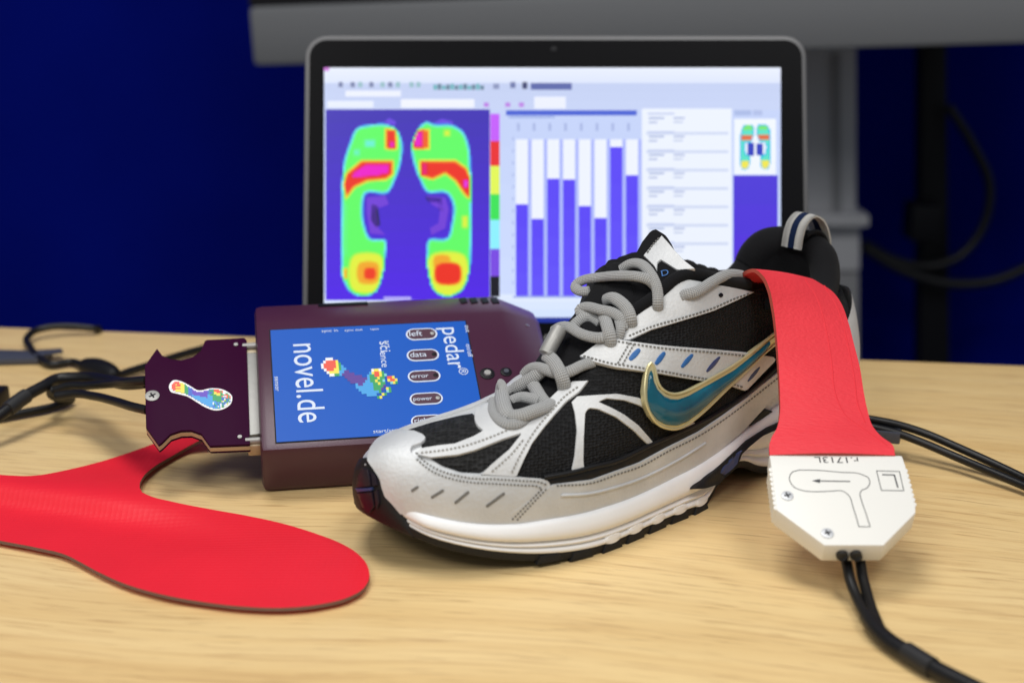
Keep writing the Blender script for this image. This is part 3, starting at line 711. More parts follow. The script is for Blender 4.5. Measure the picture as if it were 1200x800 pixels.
# ---- panels on the side of the upper
panel('mesh_quarter', [(603, 557), (645, 563), (700, 555), (750, 536), (800, 511), (850, 481), (912, 438), (912, 336), (880, 338), (840, 335), (804, 327), (780, 342), (745, 372), (712, 402), (683, 428), (664, 450), (648, 480), (624, 503)], SB, .0002, .0006, M['mesh'], shoe, step=6)
panel('mesh_panel', [(467, 508), (505, 496), (540, 487.5), (556, 485), (556, 496), (565, 505), (575, 510), (554, 514), (533, 522), (515.5, 524), (496, 527), (493, 521), (500, 514), (487, 508.5)], SB, .0002, .0004, M['toe_mesh'], shoe, step=5)
panel('mesh_panel', [(505, 538), (536, 535), (557, 529.5), (589, 517), (611, 510), (596, 528), (575, 545), (564, 554), (540, 553), (519, 546)], SB, .0002, .0004, M['toe_mesh'], shoe, step=5)
panel('throat_lining', [(578, 486), (590, 497), (607, 495), (625, 484), (641, 470), (660, 455), (683, 430), (720, 398), (745, 371), (740, 330), (700, 336), (672, 360), (646, 398), (622, 434), (598, 452), (582, 470)], SB, .0002, .0005, M['lining'], shoe, step=7)
# silver rand along the bottom of the upper and toe cap over its front end
rand_ = panel('side_rand', [(596, 600), (640, 570), (647, 566.5), (690, 561), (720, 550), (745, 541), (777, 523.6), (815, 504.6), (843.5, 485.6), (872, 464), (886, 452), (914, 431), (914, 455), (895, 474.5), (867, 504.6), (839, 528), (810, 551), (777, 573), (744, 592), (720, 600), (690, 607), (650, 612), (600, 616)], SB, .0006, .0013, M['silver'], shoe, step=5)
stitches('stitching', [[(650, 568), (690, 564.5), (720, 554), (745, 545.5), (778, 527.5), (816, 508.5), (845, 489.5), (874, 468), (910, 440)]], SB, .0020, M['thread'], rand_)
r_path, r_n = on(SB, [(655, 579), (685, 577), (715, 570), (745, 560), (775, 546), (800, 532), (822, 518)], .0019, 6)
tube('raised_line', r_path, .0007, M['silver'], rand_, seg=8)
toe = panel('toe_cap', [(462, 506), (487, 508.5), (498, 513), (500, 517), (496, 521.5), (483, 526), (481, 531), (490, 541), (505, 549), (525, 554.5), (550, 557), (580, 557.5), (610, 559), (634, 560.5), (641, 563), (644, 568), (640, 577), (620, 596), (600, 613), (580, 613.5), (560, 612), (520, 608), (490, 604), (462, 599), (456, 588), (450, 572), (447, 560), (440, 550), (432, 541), (436, 527), (446, 514)], SB, .0004, .0014, M['silver'], shoe, step=5)
stitches('stitching', [[(488, 533), (496, 541), (508, 548.5), (528, 556), (552, 560.5), (580, 561.5), (610, 563), (633, 565), (640, 568)], [(489, 540), (505, 552), (527, 560.5), (552, 565), (580, 566.5), (610, 568), (630, 570), (635, 573)], [(638, 572), (625, 585), (602, 609)], [(633, 572), (618, 587), (596, 609)]], SB, .0019, M['thread'], toe)
for a, b in (((484.5, 573.5), (490, 570)), ((507, 581), (519, 574)), ((534, 587), (548, 576)), ((570, 591), (589, 577.5))):
    a, b = np.array(a), np.array(b); d = (b-a)/np.linalg.norm(b-a); n = np.array([-d[1], d[0]])
    pts = capsule(a, b, d, n, 1.7)
    panel('vent_slot', pts, SB, .0017, .00035, M['thread'], toe, step=1.1, edge=.3)
# black glossy piping above the rand
pth, _ = on(SB, [(636, 559.5), (667, 553.5), (693, 546.5), (720, 539.5), (756, 522), (791, 506.5), (820, 493), (853, 474), (884, 450.5), (912, 425)], .0012, 6)
tube('piping', pth, .0011, M['black_smooth'], shoe, seg=10)
panel('lower_band', [(636, 561), (667, 555), (693, 548), (720, 541), (756, 523), (791, 507), (820, 494), (853, 475), (884, 452), (912, 428), (912, 436), (872, 466), (843, 488), (815, 507), (777, 526), (745, 543), (720, 552), (690, 562), (645, 567)], SB, .0008, .0004, M['black_smooth'], shoe, step=5)
# web of pale strips over the mesh
panel('web_strip', [(670, 473), (677, 466), (698, 464), (722, 462), (746, 466), (785, 481), (813, 495), (801, 503), (770, 488), (747, 475), (730, 469.5), (710, 468), (701, 472), (715, 478), (730, 486), (746, 498), (763, 517), (756, 520), (740, 504), (720, 489), (700, 480.5), (690, 479.5), (685.5, 485), (683, 515), (682, 540), (683, 550), (668, 553), (672, 535), (675, 505), (673, 485)], SB, .0006, .0009, M['white_leather'], shoe, step=3.2)
eye = panel('lower_eyestay', [(690, 448), (680, 461), (664, 473), (651, 487), (638, 502), (623, 521), (613, 540), (604, 559), (563, 556.5), (575, 545), (596, 528), (611, 510), (589, 517), (557, 529.5), (536, 535), (505, 538), (490, 535), (490, 530), (496, 527), (515, 524), (533, 522), (554, 514), (566, 507.5), (559, 502), (556, 495), (557, 486), (563, 479), (573, 474), (577, 487), (588, 499), (607, 498), (625, 486), (641, 473), (655, 460), (672, 449)], SB, .0006, .0011, M['white_leather'], shoe, step=3.6)
stitches('stitching', [[(678, 456), (662, 468), (647, 484), (632, 500), (618, 519), (606, 539), (598, 555)], [(612, 518), (598, 534), (584, 546), (573, 555)], [(494, 533), (520, 530), (545, 525), (570, 517), (600, 505)]], SB, .0019, M['thread_light'], eye, pitch=4.8)
strip = panel('medial_strip', [(456, 507), (480, 500), (510, 491), (540, 477.5), (575, 459), (600, 447.5), (618, 437), (622, 441), (604, 453), (580, 467), (552, 480), (520, 490), (490, 499), (466, 507)], SB, .0005, .0010, M['white_leather'], shoe, step=4)
# pull strap across the midfoot
stp = panel('midfoot_strap', [(682, 422), (700, 408), (710, 399), (732, 402), (764, 405), (800, 407), (832, 409), (868, 412), (903, 417), (904, 421), (868, 457), (852, 451.5), (810, 444.5), (770, 438.5), (730, 434.5), (720, 433.5), (700, 429)], SB, .0016, .0014, M['white_leather'], shoe, step=4.5)
stitches('stitching', [[(712, 402.5), (732, 405), (764, 408.5), (800, 410.5), (832, 412.5), (866, 415.5)], [(687, 422), (720, 430), (732, 431), (770, 435), (810, 441), (850, 448), (866, 452.5)], [(728, 430), (734, 419), (742, 405)], [(723, 429), (730, 417), (737, 404.5)]], SB, .0032, M['thread'], stp)
for k, (a, b, w_) in enumerate((((737, 423), (746, 413), 4.2), ((765, 426.5), (773.5, 415), 3.8), ((774+20, 429), (805, 416), 3.2), ((822, 434), (836, 418), 2.4), ((870, 445), (884, 429), 1.6))):
    a, b = np.array(a, float), np.array(b, float); d = (b-a)/np.linalg.norm(b-a); n = np.array([-d[1], d[0]])
    pts = capsule(a, b, d, n, w_*.56)
    panel('slot', pts, SB, .0029, .0003, M['blue'] if k < 3 else M['navy'], stp, step=1.6, edge=.4, smooth_in=3)
# upper eyestay with collar
ue = panel('upper_eyestay', [(744.5, 372), (762, 358), (779.5, 344), (793.5, 332.6), (804, 329), (818, 331), (839, 335), (852, 337), (881, 343), (859, 353), (832, 365), (796, 377), (762, 388), (738, 400), (722, 402), (730, 386)], SB, .0008, .0012, M['white_leather'], shoe, step=4.5)
stitches('stitching', [[(737, 396), (762, 384.5), (796, 373.5), (831, 361.5), (856, 350.5), (874, 344.5)]], SB, .0022, M['thread'], ue)
panel('eyelet', [(837.5, 346.5), (840, 344), (842.8, 346.5), (840, 349.3)], SB, .0021, .0003, M['dark'], ue, step=1.2, edge=.3, smooth_in=4)
# the emblem on the side
sw = panel('emblem', [(758, 426), (761, 430), (762.4, 442), (766, 454), (774, 460.5), (784, 461.6), (796, 458), (820, 445), (850, 428), (880, 406), (912, 384), (913, 391), (890, 410), (872, 427), (840, 457), (810, 486), (796, 496), (784, 501), (772, 500), (762, 495), (754, 486), (749, 474), (747.6, 460), (750, 444), (754, 430)], SB, .0022, .0020, M['gold'], shoe, step=3, edge=1.3)
ecp = [(758, 427), (761, 431), (763, 442), (766.5, 453), (774.5, 459.5), (784, 460.6), (796, 457), (820, 444.5), (850, 427.5), (880, 406), (911, 386), (911, 390.5), (890, 410), (872, 427), (840, 456.5), (810, 485), (796, 495), (784, 500), (772, 499), (762.5, 494), (755, 485.5), (750, 474), (748.6, 460), (751, 444), (754.5, 431)]
q, _ = on(SB, ecp+[ecp[0]], .0040, 5)
for _ in range(3): q[1:-1] = (q[:-2]+2*q[1:-1]+q[2:])/4
tube('rim_cord', q, .00068, M['gold'], sw, seg=10)
panel('gel_inlay', [(757, 437), (758, 448), (762, 457), (769, 464.5), (777, 468), (787, 468), (799, 463.5), (822, 450.5), (852, 433.5), (880, 411.5), (894, 400), (886, 410), (868, 426), (838, 452), (808, 480.5), (796, 489.5), (784, 494.5), (773, 494), (763, 488.5), (756, 480), (753, 470), (753, 460), (755, 446)], SB, .0034, .0008, M['teal'], sw, step=2.6, edge=.7, dome=.0024, grow=2.0)
# black collar edge and padded heel collar
pth, _ = on(SB, [(722, 396), (741, 369), (762, 353), (776, 341), (790, 329), (804, 323), (818, 323), (836, 327), (856, 331), (874, 334)], .0008, 6)
tube('collar_piping', pth, .0030, M['lining'], shoe, seg=12)
pad = [(.30, .0285, .084), (.24, .029, .080), (.18, .028, .0785), (.135, .0215, .0800), (.098, .0135, .0865), (.080, .0055, .0935), (.078, -.003, .0965), (.088, -.011, .0972), (.102, -.0165, .0972), (.118, -.0205, .0958), (.132, -.0230, .0920), (.146, -.025, .084), (.175, -.0265, .079), (.27, -.028, .079), (.34, -.0275, .083), (.42, -.025, .090)]
pp = crom([SP(*q) for q in pad], 8); rr = np.interp(np.linspace(0, 1, len(pp)), [0, .1, .25, .42, .5, .62, .72, .8, 1], [.003, .0055, .0070, .0085, .0088, .0092, .0088, .0070, .004])
tube('heel_collar', pp, rr, M['lining'], shoe, seg=20)
LW = []
Cc = SP(.22, 0, .09)
for p, r_ in zip(pp, rr):
    d_ = (Cc-p)*np.array([1, 1, 0]); d_ /= np.linalg.norm(d_); q_ = p+d_*r_*.97; LW += [q_, q_-np.array([0, 0, .02]), q_-np.array([0, 0, .045])]
mk('heel_lining', LW, [(3*i+k, 3*i+3+k, 3*i+4+k, 3*i+1+k) for i in range(len(pp)-1) for k in (0, 1)], M['lining'], shoe)
sea, _ = np.array([SP(*q) for q in ((.106, .002, .1045), (.088, .0025, .1062), (.066, .003, .1035), (.054, .004, .095), (.050, .005, .086))]), 0
tube('heel_seam', crom(sea, 6), .0010, M['lining'], shoe, seg=8)
# silver heel counter wrapping the back of the shoe
HC = []; nh = 40; nk = 8; hs = np.r_[np.linspace(.22, .012, nh//2), np.linspace(.012, .22, nh//2)]
for a in range(nh):
    s = hs[a]; side = 1 if a < nh//2 else -1; W = (Wl(s) if side > 0 else Wm(s))
    for k in range(nk):
        t = k/(nk-1); z = zf(s)+t*(.078-zf(s)-.18*max(0, s-.03)); kz = max(0, (z-.04)/.05); HC.append(SP(s-.004+.044*kz*kz*max(0, 1-s/.3), side*(W*(1-.14*t*t)+.0016), z))
HF = [(a*nk+k, (a+1)*nk+k, (a+1)*nk+k+1, a*nk+k+1) for a in range(nh-1) for k in range(nk-1)]
mk('heel_counter', HC, HF, M['silver'], shoe, 50)
# pull loop at the heel
lp_ = crom([SP(*q) for q in ((.125, -.002, .0985), (.122, -.002, .1045), (.113, -.002, .1105), (.096, -.002, .1135), (.076, -.002, .1115), (.058, -.002, .1045), (.050, -.002, .0955))], 8)
wv = np.array([*SV, 0.]); LV = []; LF = []; cross = [(-.0062, .0), (-.0062, .0011), (-.002, .0013), (.002, .0013), (.0062, .0011), (.0062, 0), (.002, -.0002), (-.002, -.0002)]
Tn = np.gradient(lp_, axis=0); Tn /= np.linalg.norm(Tn, axis=1)[:, None]
for p, t in zip(lp_, Tn):
    n = np.cross(wv, t); n = n/np.linalg.norm(n)
    if np.dot(n, p-SP(.088, -.002, .095)) < 0: n = -n
    for (a, b) in cross: LV.append(p+wv*a+n*b)
nc = len(cross); fmL = []
for i in range(len(lp_)-1):
    for j in range(nc): LF.append((i*nc+j, i*nc+(j+1) % nc, (i+1)*nc+(j+1) % nc, (i+1)*nc+j)); fmL.append(1 if j in (2, 6) else 0)
loop = mk('pull_loop', LV, LF, None, shoe, 60, mats=[M['webbing'], M['loop_navy']], fm=fmL, uvs=[((k % nc)/nc, (k//nc)*.0015) for k in range(len(LV))])
SMO = Surf(MV+OV, MF+[tuple(i+len(MV) for i in f) for f in OF])
# midsole parts: black shank with blue window
panel('shank', [(805.5, 572), (808, 569), (834, 550), (853, 533), (872, 516.5), (896, 501), (916, 492), (916, 499), (891, 510.5), (874, 524), (866, 533), (861, 548), (846, 561), (840, 568), (822, 571)], SMO, .0010, .0012, M['black_rubber'], shoe, step=3.0, relax=8)
panel('shank_window', [(864, 528), (860, 545), (846, 558), (837, 553), (848, 540)], SMO, .0022, .0006, M['navy'], shoe, step=2.6, relax=8)
panel('heel_patch', [(873, 500), (893, 477), (903, 481), (916, 478), (900, 487), (884, 493)], SB, .0012, .0006, M['black_smooth'], shoe, step=3)
# tongue
def tongue_surface():
    cl = crom([(.74, .060), (.70, .071), (.64, .083), (.56, .0975), (.50, .108), (.45, .1185), (.425, .126)], 6); V = []; ws = np.linspace(-.036, .036, 25)
    for (s, z) in cl:
        for w in ws: V.append(SP(s, w-.002, z-7*w*w))
    n = len(ws); return V, [(i*n+j, i*n+j+1, (i+1)*n+j+1, (i+1)*n+j) for i in range(len(cl)-1) for j in range(n-1)]
TGV, TGF = tongue_surface(); STG = Surf(TGV, TGF)
tg = panel('tongue', [(771, 270), (764, 272), (753, 286), (744.5, 302), (732, 305), (715, 306), (706, 318), (687, 353), (672, 375), (690, 395), (720, 396), (745, 371), (765, 350), (790, 328), (816, 319), (804, 307), (790, 293), (781, 276)], STG, -.004, .0058, M['lining'], shoe, step=5, edge=1.6)
tw = panel('tongue_patch', [(778, 280), (772.5, 286), (764, 294), (756, 304), (768, 316), (771, 322), (772, 312), (776, 309), (784, 314), (795, 321), (816, 319), (803, 309), (792, 297), (785, 288)], STG, .0016, .0010, M['white_leather'], tg, step=3)
stitches('stitching', [[(775, 284), (766, 294), (760, 303)]], STG, .0029, M['thread'], tw, pitch=4)
panel('tongue_patch', [(748, 330), (762, 340), (765, 344), (749, 356), (747, 345)], STG, .0016, .0010, M['white_leather'], tg, step=3)
pO, nO = STG.hit(779, 324); exx = STG.hit(783, 323)[0]-pO; exx /= np.linalg.norm(exx); eyy = np.cross(nO, exx); eyy = eyy if eyy[2] > 0 else -eyy
V, Fc = text_geo('D', .0050, pO+nO*.0023-exx*.0014-eyy*.0016, exx, eyy); mk('letter', V, Fc, M['blue'], tg, smooth=0)
# ---- laces: paths as they run over tongue and eyestays; last number is the lift in mm
SL = Surf(BV0+TGV, BF+[tuple(i+len(BV) for i in f) for f in TGF])
def lace(path, r=.0029, name='lace', m='lace', flat=.62):
    P = crom([(a, b, c) for a, b, c in path], 8); P = resample(P, 3.0); out = []; Nn = []
    for q in P:
        p, n = SL.hit(q[0], q[1]); dcam = (CO-p)/np.linalg.norm(CO-p)
        out.append(p+dcam*q[2]*.001); Nn.append(n*.5+dcam*.5)
    out = np.array(out)
    for _ in range(4): out[1:-1] = (out[:-2]+2*out[1:-1]+out[2:])/4
    return tube(name, out, r*.82, M[m], shoe, seg=16, flat=flat, up=np.array(Nn))
lace([(771, 368, -1.2), (771, 357, 4), (771, 345, 5), (769, 334, 6), (762, 320, 7), (751, 309, 7), (738, 309, 6), (728, 316, 3)])
lace([(690, 341, 3), (681, 342, 4), (672, 336, 6), (681, 329, 7), (702, 325, 7), (729, 323, 7), (748, 324, 8), (761, 328, 6), (770, 338, 3)])
lace([(739, 387, -1.2), (739, 374, 5), (735, 362, 6), (727, 354, 7), (716, 348, 6), (709, 352, 3)], .0034)
lace([(694, 373, 2), (683, 369, 4), (677, 363, 6), (688, 359, 7), (702, 363, 8), (718, 366, 7), (728, 374, 5), (730, 386, 3)])
lace([(648, 388, 3), (655, 383, 6), (665, 382, 7), (678, 390, 7), (694, 395, 7), (709, 395, 6), (718, 388, 3)])
lace([(707, 368, 3), (711, 380, 7), (714, 391, 7), (716, 402, 4), (714, 408, 1)], .0033)
lace([(724, 372, 4), (728, 385, 5), (724, 398, 2)], .0026)
lace([(672, 382, 3), (680, 374, 4), (692, 371, 3), (704, 378, 2)], .0030)
lace([(640, 416, 6), (647, 421, 7), (653, 430, 8), (659, 443, 6), (662, 461, -1.2)], .0036, flat=.5)
lace([(614, 440, 3), (620, 432, 5), (630, 430, 6), (642, 434, 6), (655, 438, 5), (668, 435, 5), (682, 428, 3), (696, 424, 1)], .0030, flat=.7)
lace([(638, 431, 5), (627, 441, 4), (612, 450, 3), (597, 459, 2), (587, 464, 1)], .0036)
lace([(588, 452, 3), (588, 463, 5), (590, 474, 6), (593, 484, 6), (599, 489, 4)], .0040, flat=.6)
lace([(598, 488, 5), (610, 487, 6), (624, 482, 6), (640, 477, 3), (648, 473, 0)], .0036, flat=.7)
lace([(577, 462, 1), (576, 473, 3), (579, 485, 4), (587, 494, 4), (599, 498, 4), (613, 494, 3), (622, 488, 1)], .0027)
lace([(622, 447, 1), (628, 456, 3), (633, 465, 3), (640, 473, 1)], .0034, flat=.7)
lace([(600, 470, 1), (610, 465, 3), (622, 467, 3), (632, 470, 2)], .0032, flat=.7)
lace([(797, 348, -1.2), (803, 345, 3), (814, 343, 5), (829, 334, 6), (846, 324, 6), (860, 321, 4), (870, 323, 2)], .0030)
lace([(640, 415, 6), (644, 407, 7), (650, 396, 8), (655, 387, 8)], .0042, 'lace_sleeve', 'tin', 1.)
lace([(639, 413.5, 6), (644, 415, 7), (647, 416.5, 7)], .0022, 'lace_sleeve_rim', 'tin', 1.)
# ================================================================== INSOLE IN THE SHOE: strap, plug, leads
ins = thing('sensor_insole', 'red insole strap hanging out of the running shoe with an off white plug marked L', 'insole', tuple(at_z(985, 655, 0)))
CA = R(25); cP0 = at_z(985, 534, .043)
rx = np.array([math.cos(R(1.5)), -math.sin(R(1.5)), 0.])
cU = np.array([0, math.cos(CA), math.sin(CA)]); cN = np.cross(rx, cU); cN /= np.linalg.norm(cN)
if cN[2] < 0: cN = -cN
def cp(px, py, d=0.): return at_plane(px, py, cP0, cN)+cN*d
TK = .0092
face = [(901.5, 532), (1057, 533.5), (1061, 545), (1073, 594), (1073, 600.6), (1035.6, 638.5), (966, 638.5), (910, 597), (903.5, 545)]
V, Fc = prism([cp(*p) for p in face], -cN*TK); hs_ = mk('plug_housing', V, Fc, M['housing'], ins, bevel=.0006)
def ribs(a, b, n):
    for k in range(n):
        t = (k+.5)/n; p = cp(a[0]+(b[0]-a[0])*t, a[1]+(b[1]-a[1])*t, -.0006)+rx*(.0004 if a[0] < 950 else -.0004)
        tube('grip_rib', [p, p-cN*(TK-.0012)], .0013, M['housing'], hs_, seg=8)
ribs((903, 546), (909.5, 596), 9); ribs((1061, 547), (1072.5, 592), 8)
# print on the plug
G = Geo()
def pline(pts, w=.00022, d=.00012, closed=False):
    P = [cp(*p, d) for p in pts]
    if closed: P = P+[P[0]]
    for a, b in zip(P, P[1:]):
        t = b-a; l = np.linalg.norm(t)+1e-12; n = np.cross(cN, t/l)*w; e = t/l*w*.5
        G.add([a-e-n, b+e-n, b+e+n, a-e+n], [(0, 1, 2, 3)])
def zc_(x, y): return (880+.1875*x, 520+.1875*y)
out_ = crom([zc_(*p) for p in ((300, 163), (420, 165), (560, 177), (690, 190), (735, 215), (743, 245), (725, 275), (690, 292), (682, 310), (690, 350), (718, 432), (745, 517))], 6)
out2 = crom([zc_(*p) for p in ((675, 517), (640, 400), (610, 320), (575, 295), (500, 295), (400, 298), (320, 290), (265, 265), (240, 215), (255, 180), (300, 163))], 6)
pline(list(out_)+list(out2), .00016)
pline([zc_(745, 517), zc_(675, 517)], .00016)
pline([zc_(785, 168), zc_(928, 172), zc_(955, 292), zc_(815, 290)], .00016, closed=True)
pline([zc_(822, 192), zc_(896, 194), zc_(918, 272)], .0003)
pline([zc_(618, 234), zc_(425, 231)], .00026)
G.add([cp(*zc_(380, 230), .00013), cp(*zc_(432, 244), .00013), cp(*zc_(432, 219), .00013)], [(0, 1, 2)])
G.build('marking', M['ink'], hs_, smooth=0, kind='stuff')
V, Fc = text_geo('r.1713L', 1., np.zeros(3), np.array([1., 0, 0]), np.array([0, 1., 0])); wd_ = max(v[0] for v in V)
s_ = np.linalg.norm(cp(*zc_(672, 90))-cp(*zc_(395, 90)))/wd_
V, Fc = text_geo('r.1713L', s_*.8, cp(*zc_(672, 84), .00012), -rx, -cU, 1.0, xs=1.25); mk('lettering', V, Fc, M['ink'], hs_, smooth=0)
for p in ((922.5, 581), (969.5, 625)):
    c = cp(*p, .0001); V, Fc = disc_geo(c, rx, cU, .0024, .0005, 20); sc2 = mk('screw', V, Fc, M['screw'], ins)
    G = Geo()
    for a in (.3, .3+math.pi/2):
        e = rx*math.cos(a)+cU*math.sin(a); f2 = np.cross(cN, e); G.add(*box_geo(c+cN*.0005, e*.0014, f2*.0003, cN*.0001))
    G.build('cross_slot', M['dark'], sc2, smooth=0)
# strap: rows from inside the shoe, over the collar, down to the plug
rim_l, rim_r = SP(.335, .0285, .101), SP(.13, .030, .0905)
rows = [((872, 336), (950, 352), 0, -.012), ((869, 324), (938, 336), 0, -.007), ((873, 317.5), (938, 325.5), 0, -.001), ((884, 315), (950, 326), .03, 0), ((895, 324), (963, 333), .07, 0), ((902, 339), (975, 341), .12, 0), ((906, 358), (984, 352), .18, 0), ((909.5, 385), (994, 377), .29, 0), ((911.5, 410), (1000.5, 402), .40, 0), ((913, 438), (1008, 432), .53, 0), ((914, 462), (1012, 458), .64, 0), ((914, 484), (1017, 482), .74, 0), ((911, 500), (1022, 498), .82, 0), ((904, 513), (1034, 512), .90, 0), ((901.5, 522), (1046, 521), .95, 0), ((902, 533), (1049, 533.5), 1.01, 0)]
yl, yr_ = rim_l[1]-.004, rim_r[1]-.004; ye_l, ye_r = cp(901.5, 532)[1], cp(1049, 532)[1]
nw = 13; SVs = []
prow = []
for (a, b, t, back) in rows:
    L_ = at_y(*a, yl+(ye_l-yl)*t-back*0+(-back)*1.0); R_ = at_y(*b, yr_+(ye_r-yr_)*t+(-back)*1.0); prow.append((L_, R_))
pl_ = crom([p[0] for p in prow], 5); pr_ = crom([p[1] for p in prow], 5)
nr_ = len(pl_)
for i in range(nr_):
    ax = pr_[i]-pl_[i]
    for j in range(nw):
        u = j/(nw-1); SVs.append(pl_[i]+ax*u)
def grid_n(V, n, m):
    A = np.array(V).reshape(n, m, 3); du = np.gradient(A, axis=0); dv = np.gradient(A, axis=1); N = np.cross(du, dv); N /= np.linalg.norm(N, axis=2)[:, :, None]+1e-12; return A, N
A, N = grid_n(SVs, nr_, nw)
if N[nr_//2, nw//2] @ (CO-A[nr_//2, nw//2]) < 0: N = -N
uu = np.linspace(0, 1, nw)[None, :, None]; tt = np.linspace(0, 1, nr_)[:, None, None]
A = A+N*(.0012*np.sin(math.pi*uu)*np.clip(tt*3, 0, 1))
def sheet(A, N, th):
    n, m = A.shape[:2]; V = list(A.reshape(-1, 3))+list((A-N*th).reshape(-1, 3)); o = n*m
    Fc = [(i*m+j, i*m+j+1, (i+1)*m+j+1, (i+1)*m+j) for i in range(n-1) for j in range(m-1)]
    Fb = [(o+i*m+j, o+(i+1)*m+j, o+(i+1)*m+j+1, o+i*m+j+1) for i in range(n-1) for j in range(m-1)]
    ed = []
    for i in range(n-1):
        ed += [(i*m, (i+1)*m, o+(i+1)*m, o+i*m), (i*m+m-1, o+i*m+m-1, o+(i+1)*m+m-1, (i+1)*m+m-1)]
    for j in range(m-1):
        ed += [(j, o+j, o+j+1, j+1), ((n-1)*m+j, (n-1)*m+j+1, o+(n-1)*m+j+1, o+(n-1)*m+j)]
    return V, Fc, Fb, ed
V, Fa, Fb, Fe = sheet(A, N, .0016)
mk('strap', V, Fa+Fb+Fe, None, ins, 55, mats=[M['red'], M['red_edge']], fm=[0]*(len(Fa)+len(Fb))+[1]*len(Fe))
SS = Surf(list(A.reshape(-1, 3)), Fa)
for pth in ([(944, 328), (958, 350), (968, 385), (975, 425), (979, 460), (990, 485), (1012, 502), (1040, 522)], [(966, 335), (982, 362), (993, 400), (1001, 440), (1006, 475), (1014, 495)]):
    q, _ = on(SS, pth, -.0001, 6); tube('pressed_seam', q, .0003, M['red_dark'], ins, seg=8)
# the sole itself, inside the shoe
iv = []; 
for s in np.linspace(.06, .95, 30):
    for w in np.linspace(-1, 1, 9): iv.append(SP(s, w*min(Wl(s), Wm(s))*.72, zf(s)+.004))
# leads
def lead(pts, r, name='lead', parent=None, m='cable', n=8):
    return tube(name, crom(pts, n), r, M[m], parent, seg=14)
def gz(px, py, z): return at_z(px, py, z)
e1, e2 = cp(989, 641, -.005), cp(1005.5, 641, -.005)
lead([e1, gz(991, 655, .0135), gz(996, 678, .009), gz(1003, 697, .006), gz(1012, 716, .0045), gz(1028, 740, .0035)], .0021, parent=ins)
lead([e2, gz(1007.5, 655, .0135), gz(1011, 676, .009), gz(1016, 695, .0065), gz(1021, 712, .0055), gz(1031, 736, .0050)], .0021, parent=ins)
lead([gz(1017, 722, .0050), gz(1026, 736, .0045), gz(1043, 752, .0042), gz(1062, 764, .0042), gz(1095, 783, .0042), gz(1135, 803, .0042), gz(1190, 830, .0042), gz(1300, 900, .0035), gz(1420, 1000, .0035)], .0032, 'joined_cable', ins)
lead([gz(1062, 763, .0044), gz(1078, 773, .0044), gz(1093, 782, .0044)], .0037, 'sleeve', ins, 'sleeve')
for p in (e1, e2): lead([p+cU*.003, p-cU*.0004], .0023, 'strain_relief', ins, 'sleeve')
# two leads leaving to the right from behind the shoe
cr = thing('data_cable', 'pair of black cables running off to the right behind the shoe heel', 'cable', tuple(gz(1020, 500, 0)))
lead([gz(985, 488, .016), gz(1018, 491, .018), gz(1050, 497, .0165), (gz(1085, 508, .014)), gz(1120, 523, .011), gz(1160, 541, .0075), gz(1200, 560, .005), gz(1290, 605, .003), gz(1420, 660, .003), gz(1640, 730, .003)], .0020, 'lead', cr)
lead([gz(985, 494, .014), gz(1020, 500, .0155), gz(1050, 507, .014), gz(1080, 518, .0115), gz(1120, 535, .008), gz(1160, 552, .006), gz(1200, 569, .0045), gz(1290, 614, .003), gz(1415, 672, .003), gz(1625, 748, .003)], .0020, 'lead', cr)
V, Fc = box_geo(gz(1030, 507, .012), np.array([.010, -.003, 0]), np.array([.002, .006, 0]), np.array([0, 0, .003])); mk('plug', V, Fc, M['slate'], cr, bevel=.001)
# ================================================================== INSOLE ON THE DESK
ins2 = thing('sensor_insole', 'flat red insole lying on the desk at lower left, brown edge facing forward', 'insole', tuple(gz(250, 650, 0)))
olp = [(-235, 522), (-258, 538), (-250, 558), (-205, 580), (-140, 600), (-60, 619), (0, 633), (42, 641), (78, 650), (92, 657), (112, 668), (145, 683), (190, 696), (240, 705), (290, 710.5), (335, 711.5), (378, 707), (410, 698.5), (427, 688), (433, 676), (431, 663), (420, 649), (400, 636.5), (372, 625.5), (335, 614), (290, 604), (245, 596), (200, 587), (174, 580), (165, 575), (163.5, 567), (168, 558), (180, 547), (200, 535), (222, 522), (250, 503), (236, 494), (216, 503), (196, 513), (160, 527), (120, 540), (80, 550), (40, 557), (0, 556), (-60, 548), (-120, 534), (-185, 520)]
PO = resample(crom(np.vstack([olp, olp[:1]]), 5), 6)[:-1]
def bump_z(X, Y, px, py):
    z = .0034
    d = (py-(577+.24*(px-60)))                         # arch ridge along the far side
    z += .0055*math.exp(-((py-(565+.10*px))/22)**2)*sstep(330, 120, px)
    z += .0045*sstep(180, 20, px)*math.exp(-((py-620)/45)**2)*0
    z -= .0016*math.exp(-((py-(590+.17*px))/14)**2)*sstep(360, 180, px)
    z += .006*sstep(200, 245, px)*sstep(540, 500, py)
    return max(z, .0022)
def ipt(p, top=True):
    g = at_z(p[0], p[1], .0034); zz = bump_z(g[0], g[1], p[0], p[1]); return at_z(p[0], p[1], zz) if top else None
lo, hi = PO.min(0), PO.max(0); grd = [(x, y) for y in np.arange(lo[1], hi[1], 7) for x in np.arange(lo[0], hi[0], 9)]
pol = [tuple(p) for p in PO]; grd = [p for p in grd if inside_poly(p[0], p[1], pol) and pdist(p[0], p[1], pol) > 4]
rC = delaunay_2d_cdt([Vector(p) for p in PO]+[Vector(p) for p in grd], [(i, (i+1) % len(PO)) for i in range(len(PO))], [list(range(len(PO)))], 1, 1e-5)
tv_ = [ipt((p.x, p.y)) for p in rC[0]]; Fc = [tuple(f) for f in rC[2]]; nt_ = len(tv_); V = tv_+[p-np.array([0, 0, .0015]) for p in tv_]
cnt = set((a, b) for f in Fc for a, b in zip(f, f[1:]+f[:1])); bnd = [(a, b) for (a, b) in cnt if (b, a) not in cnt]
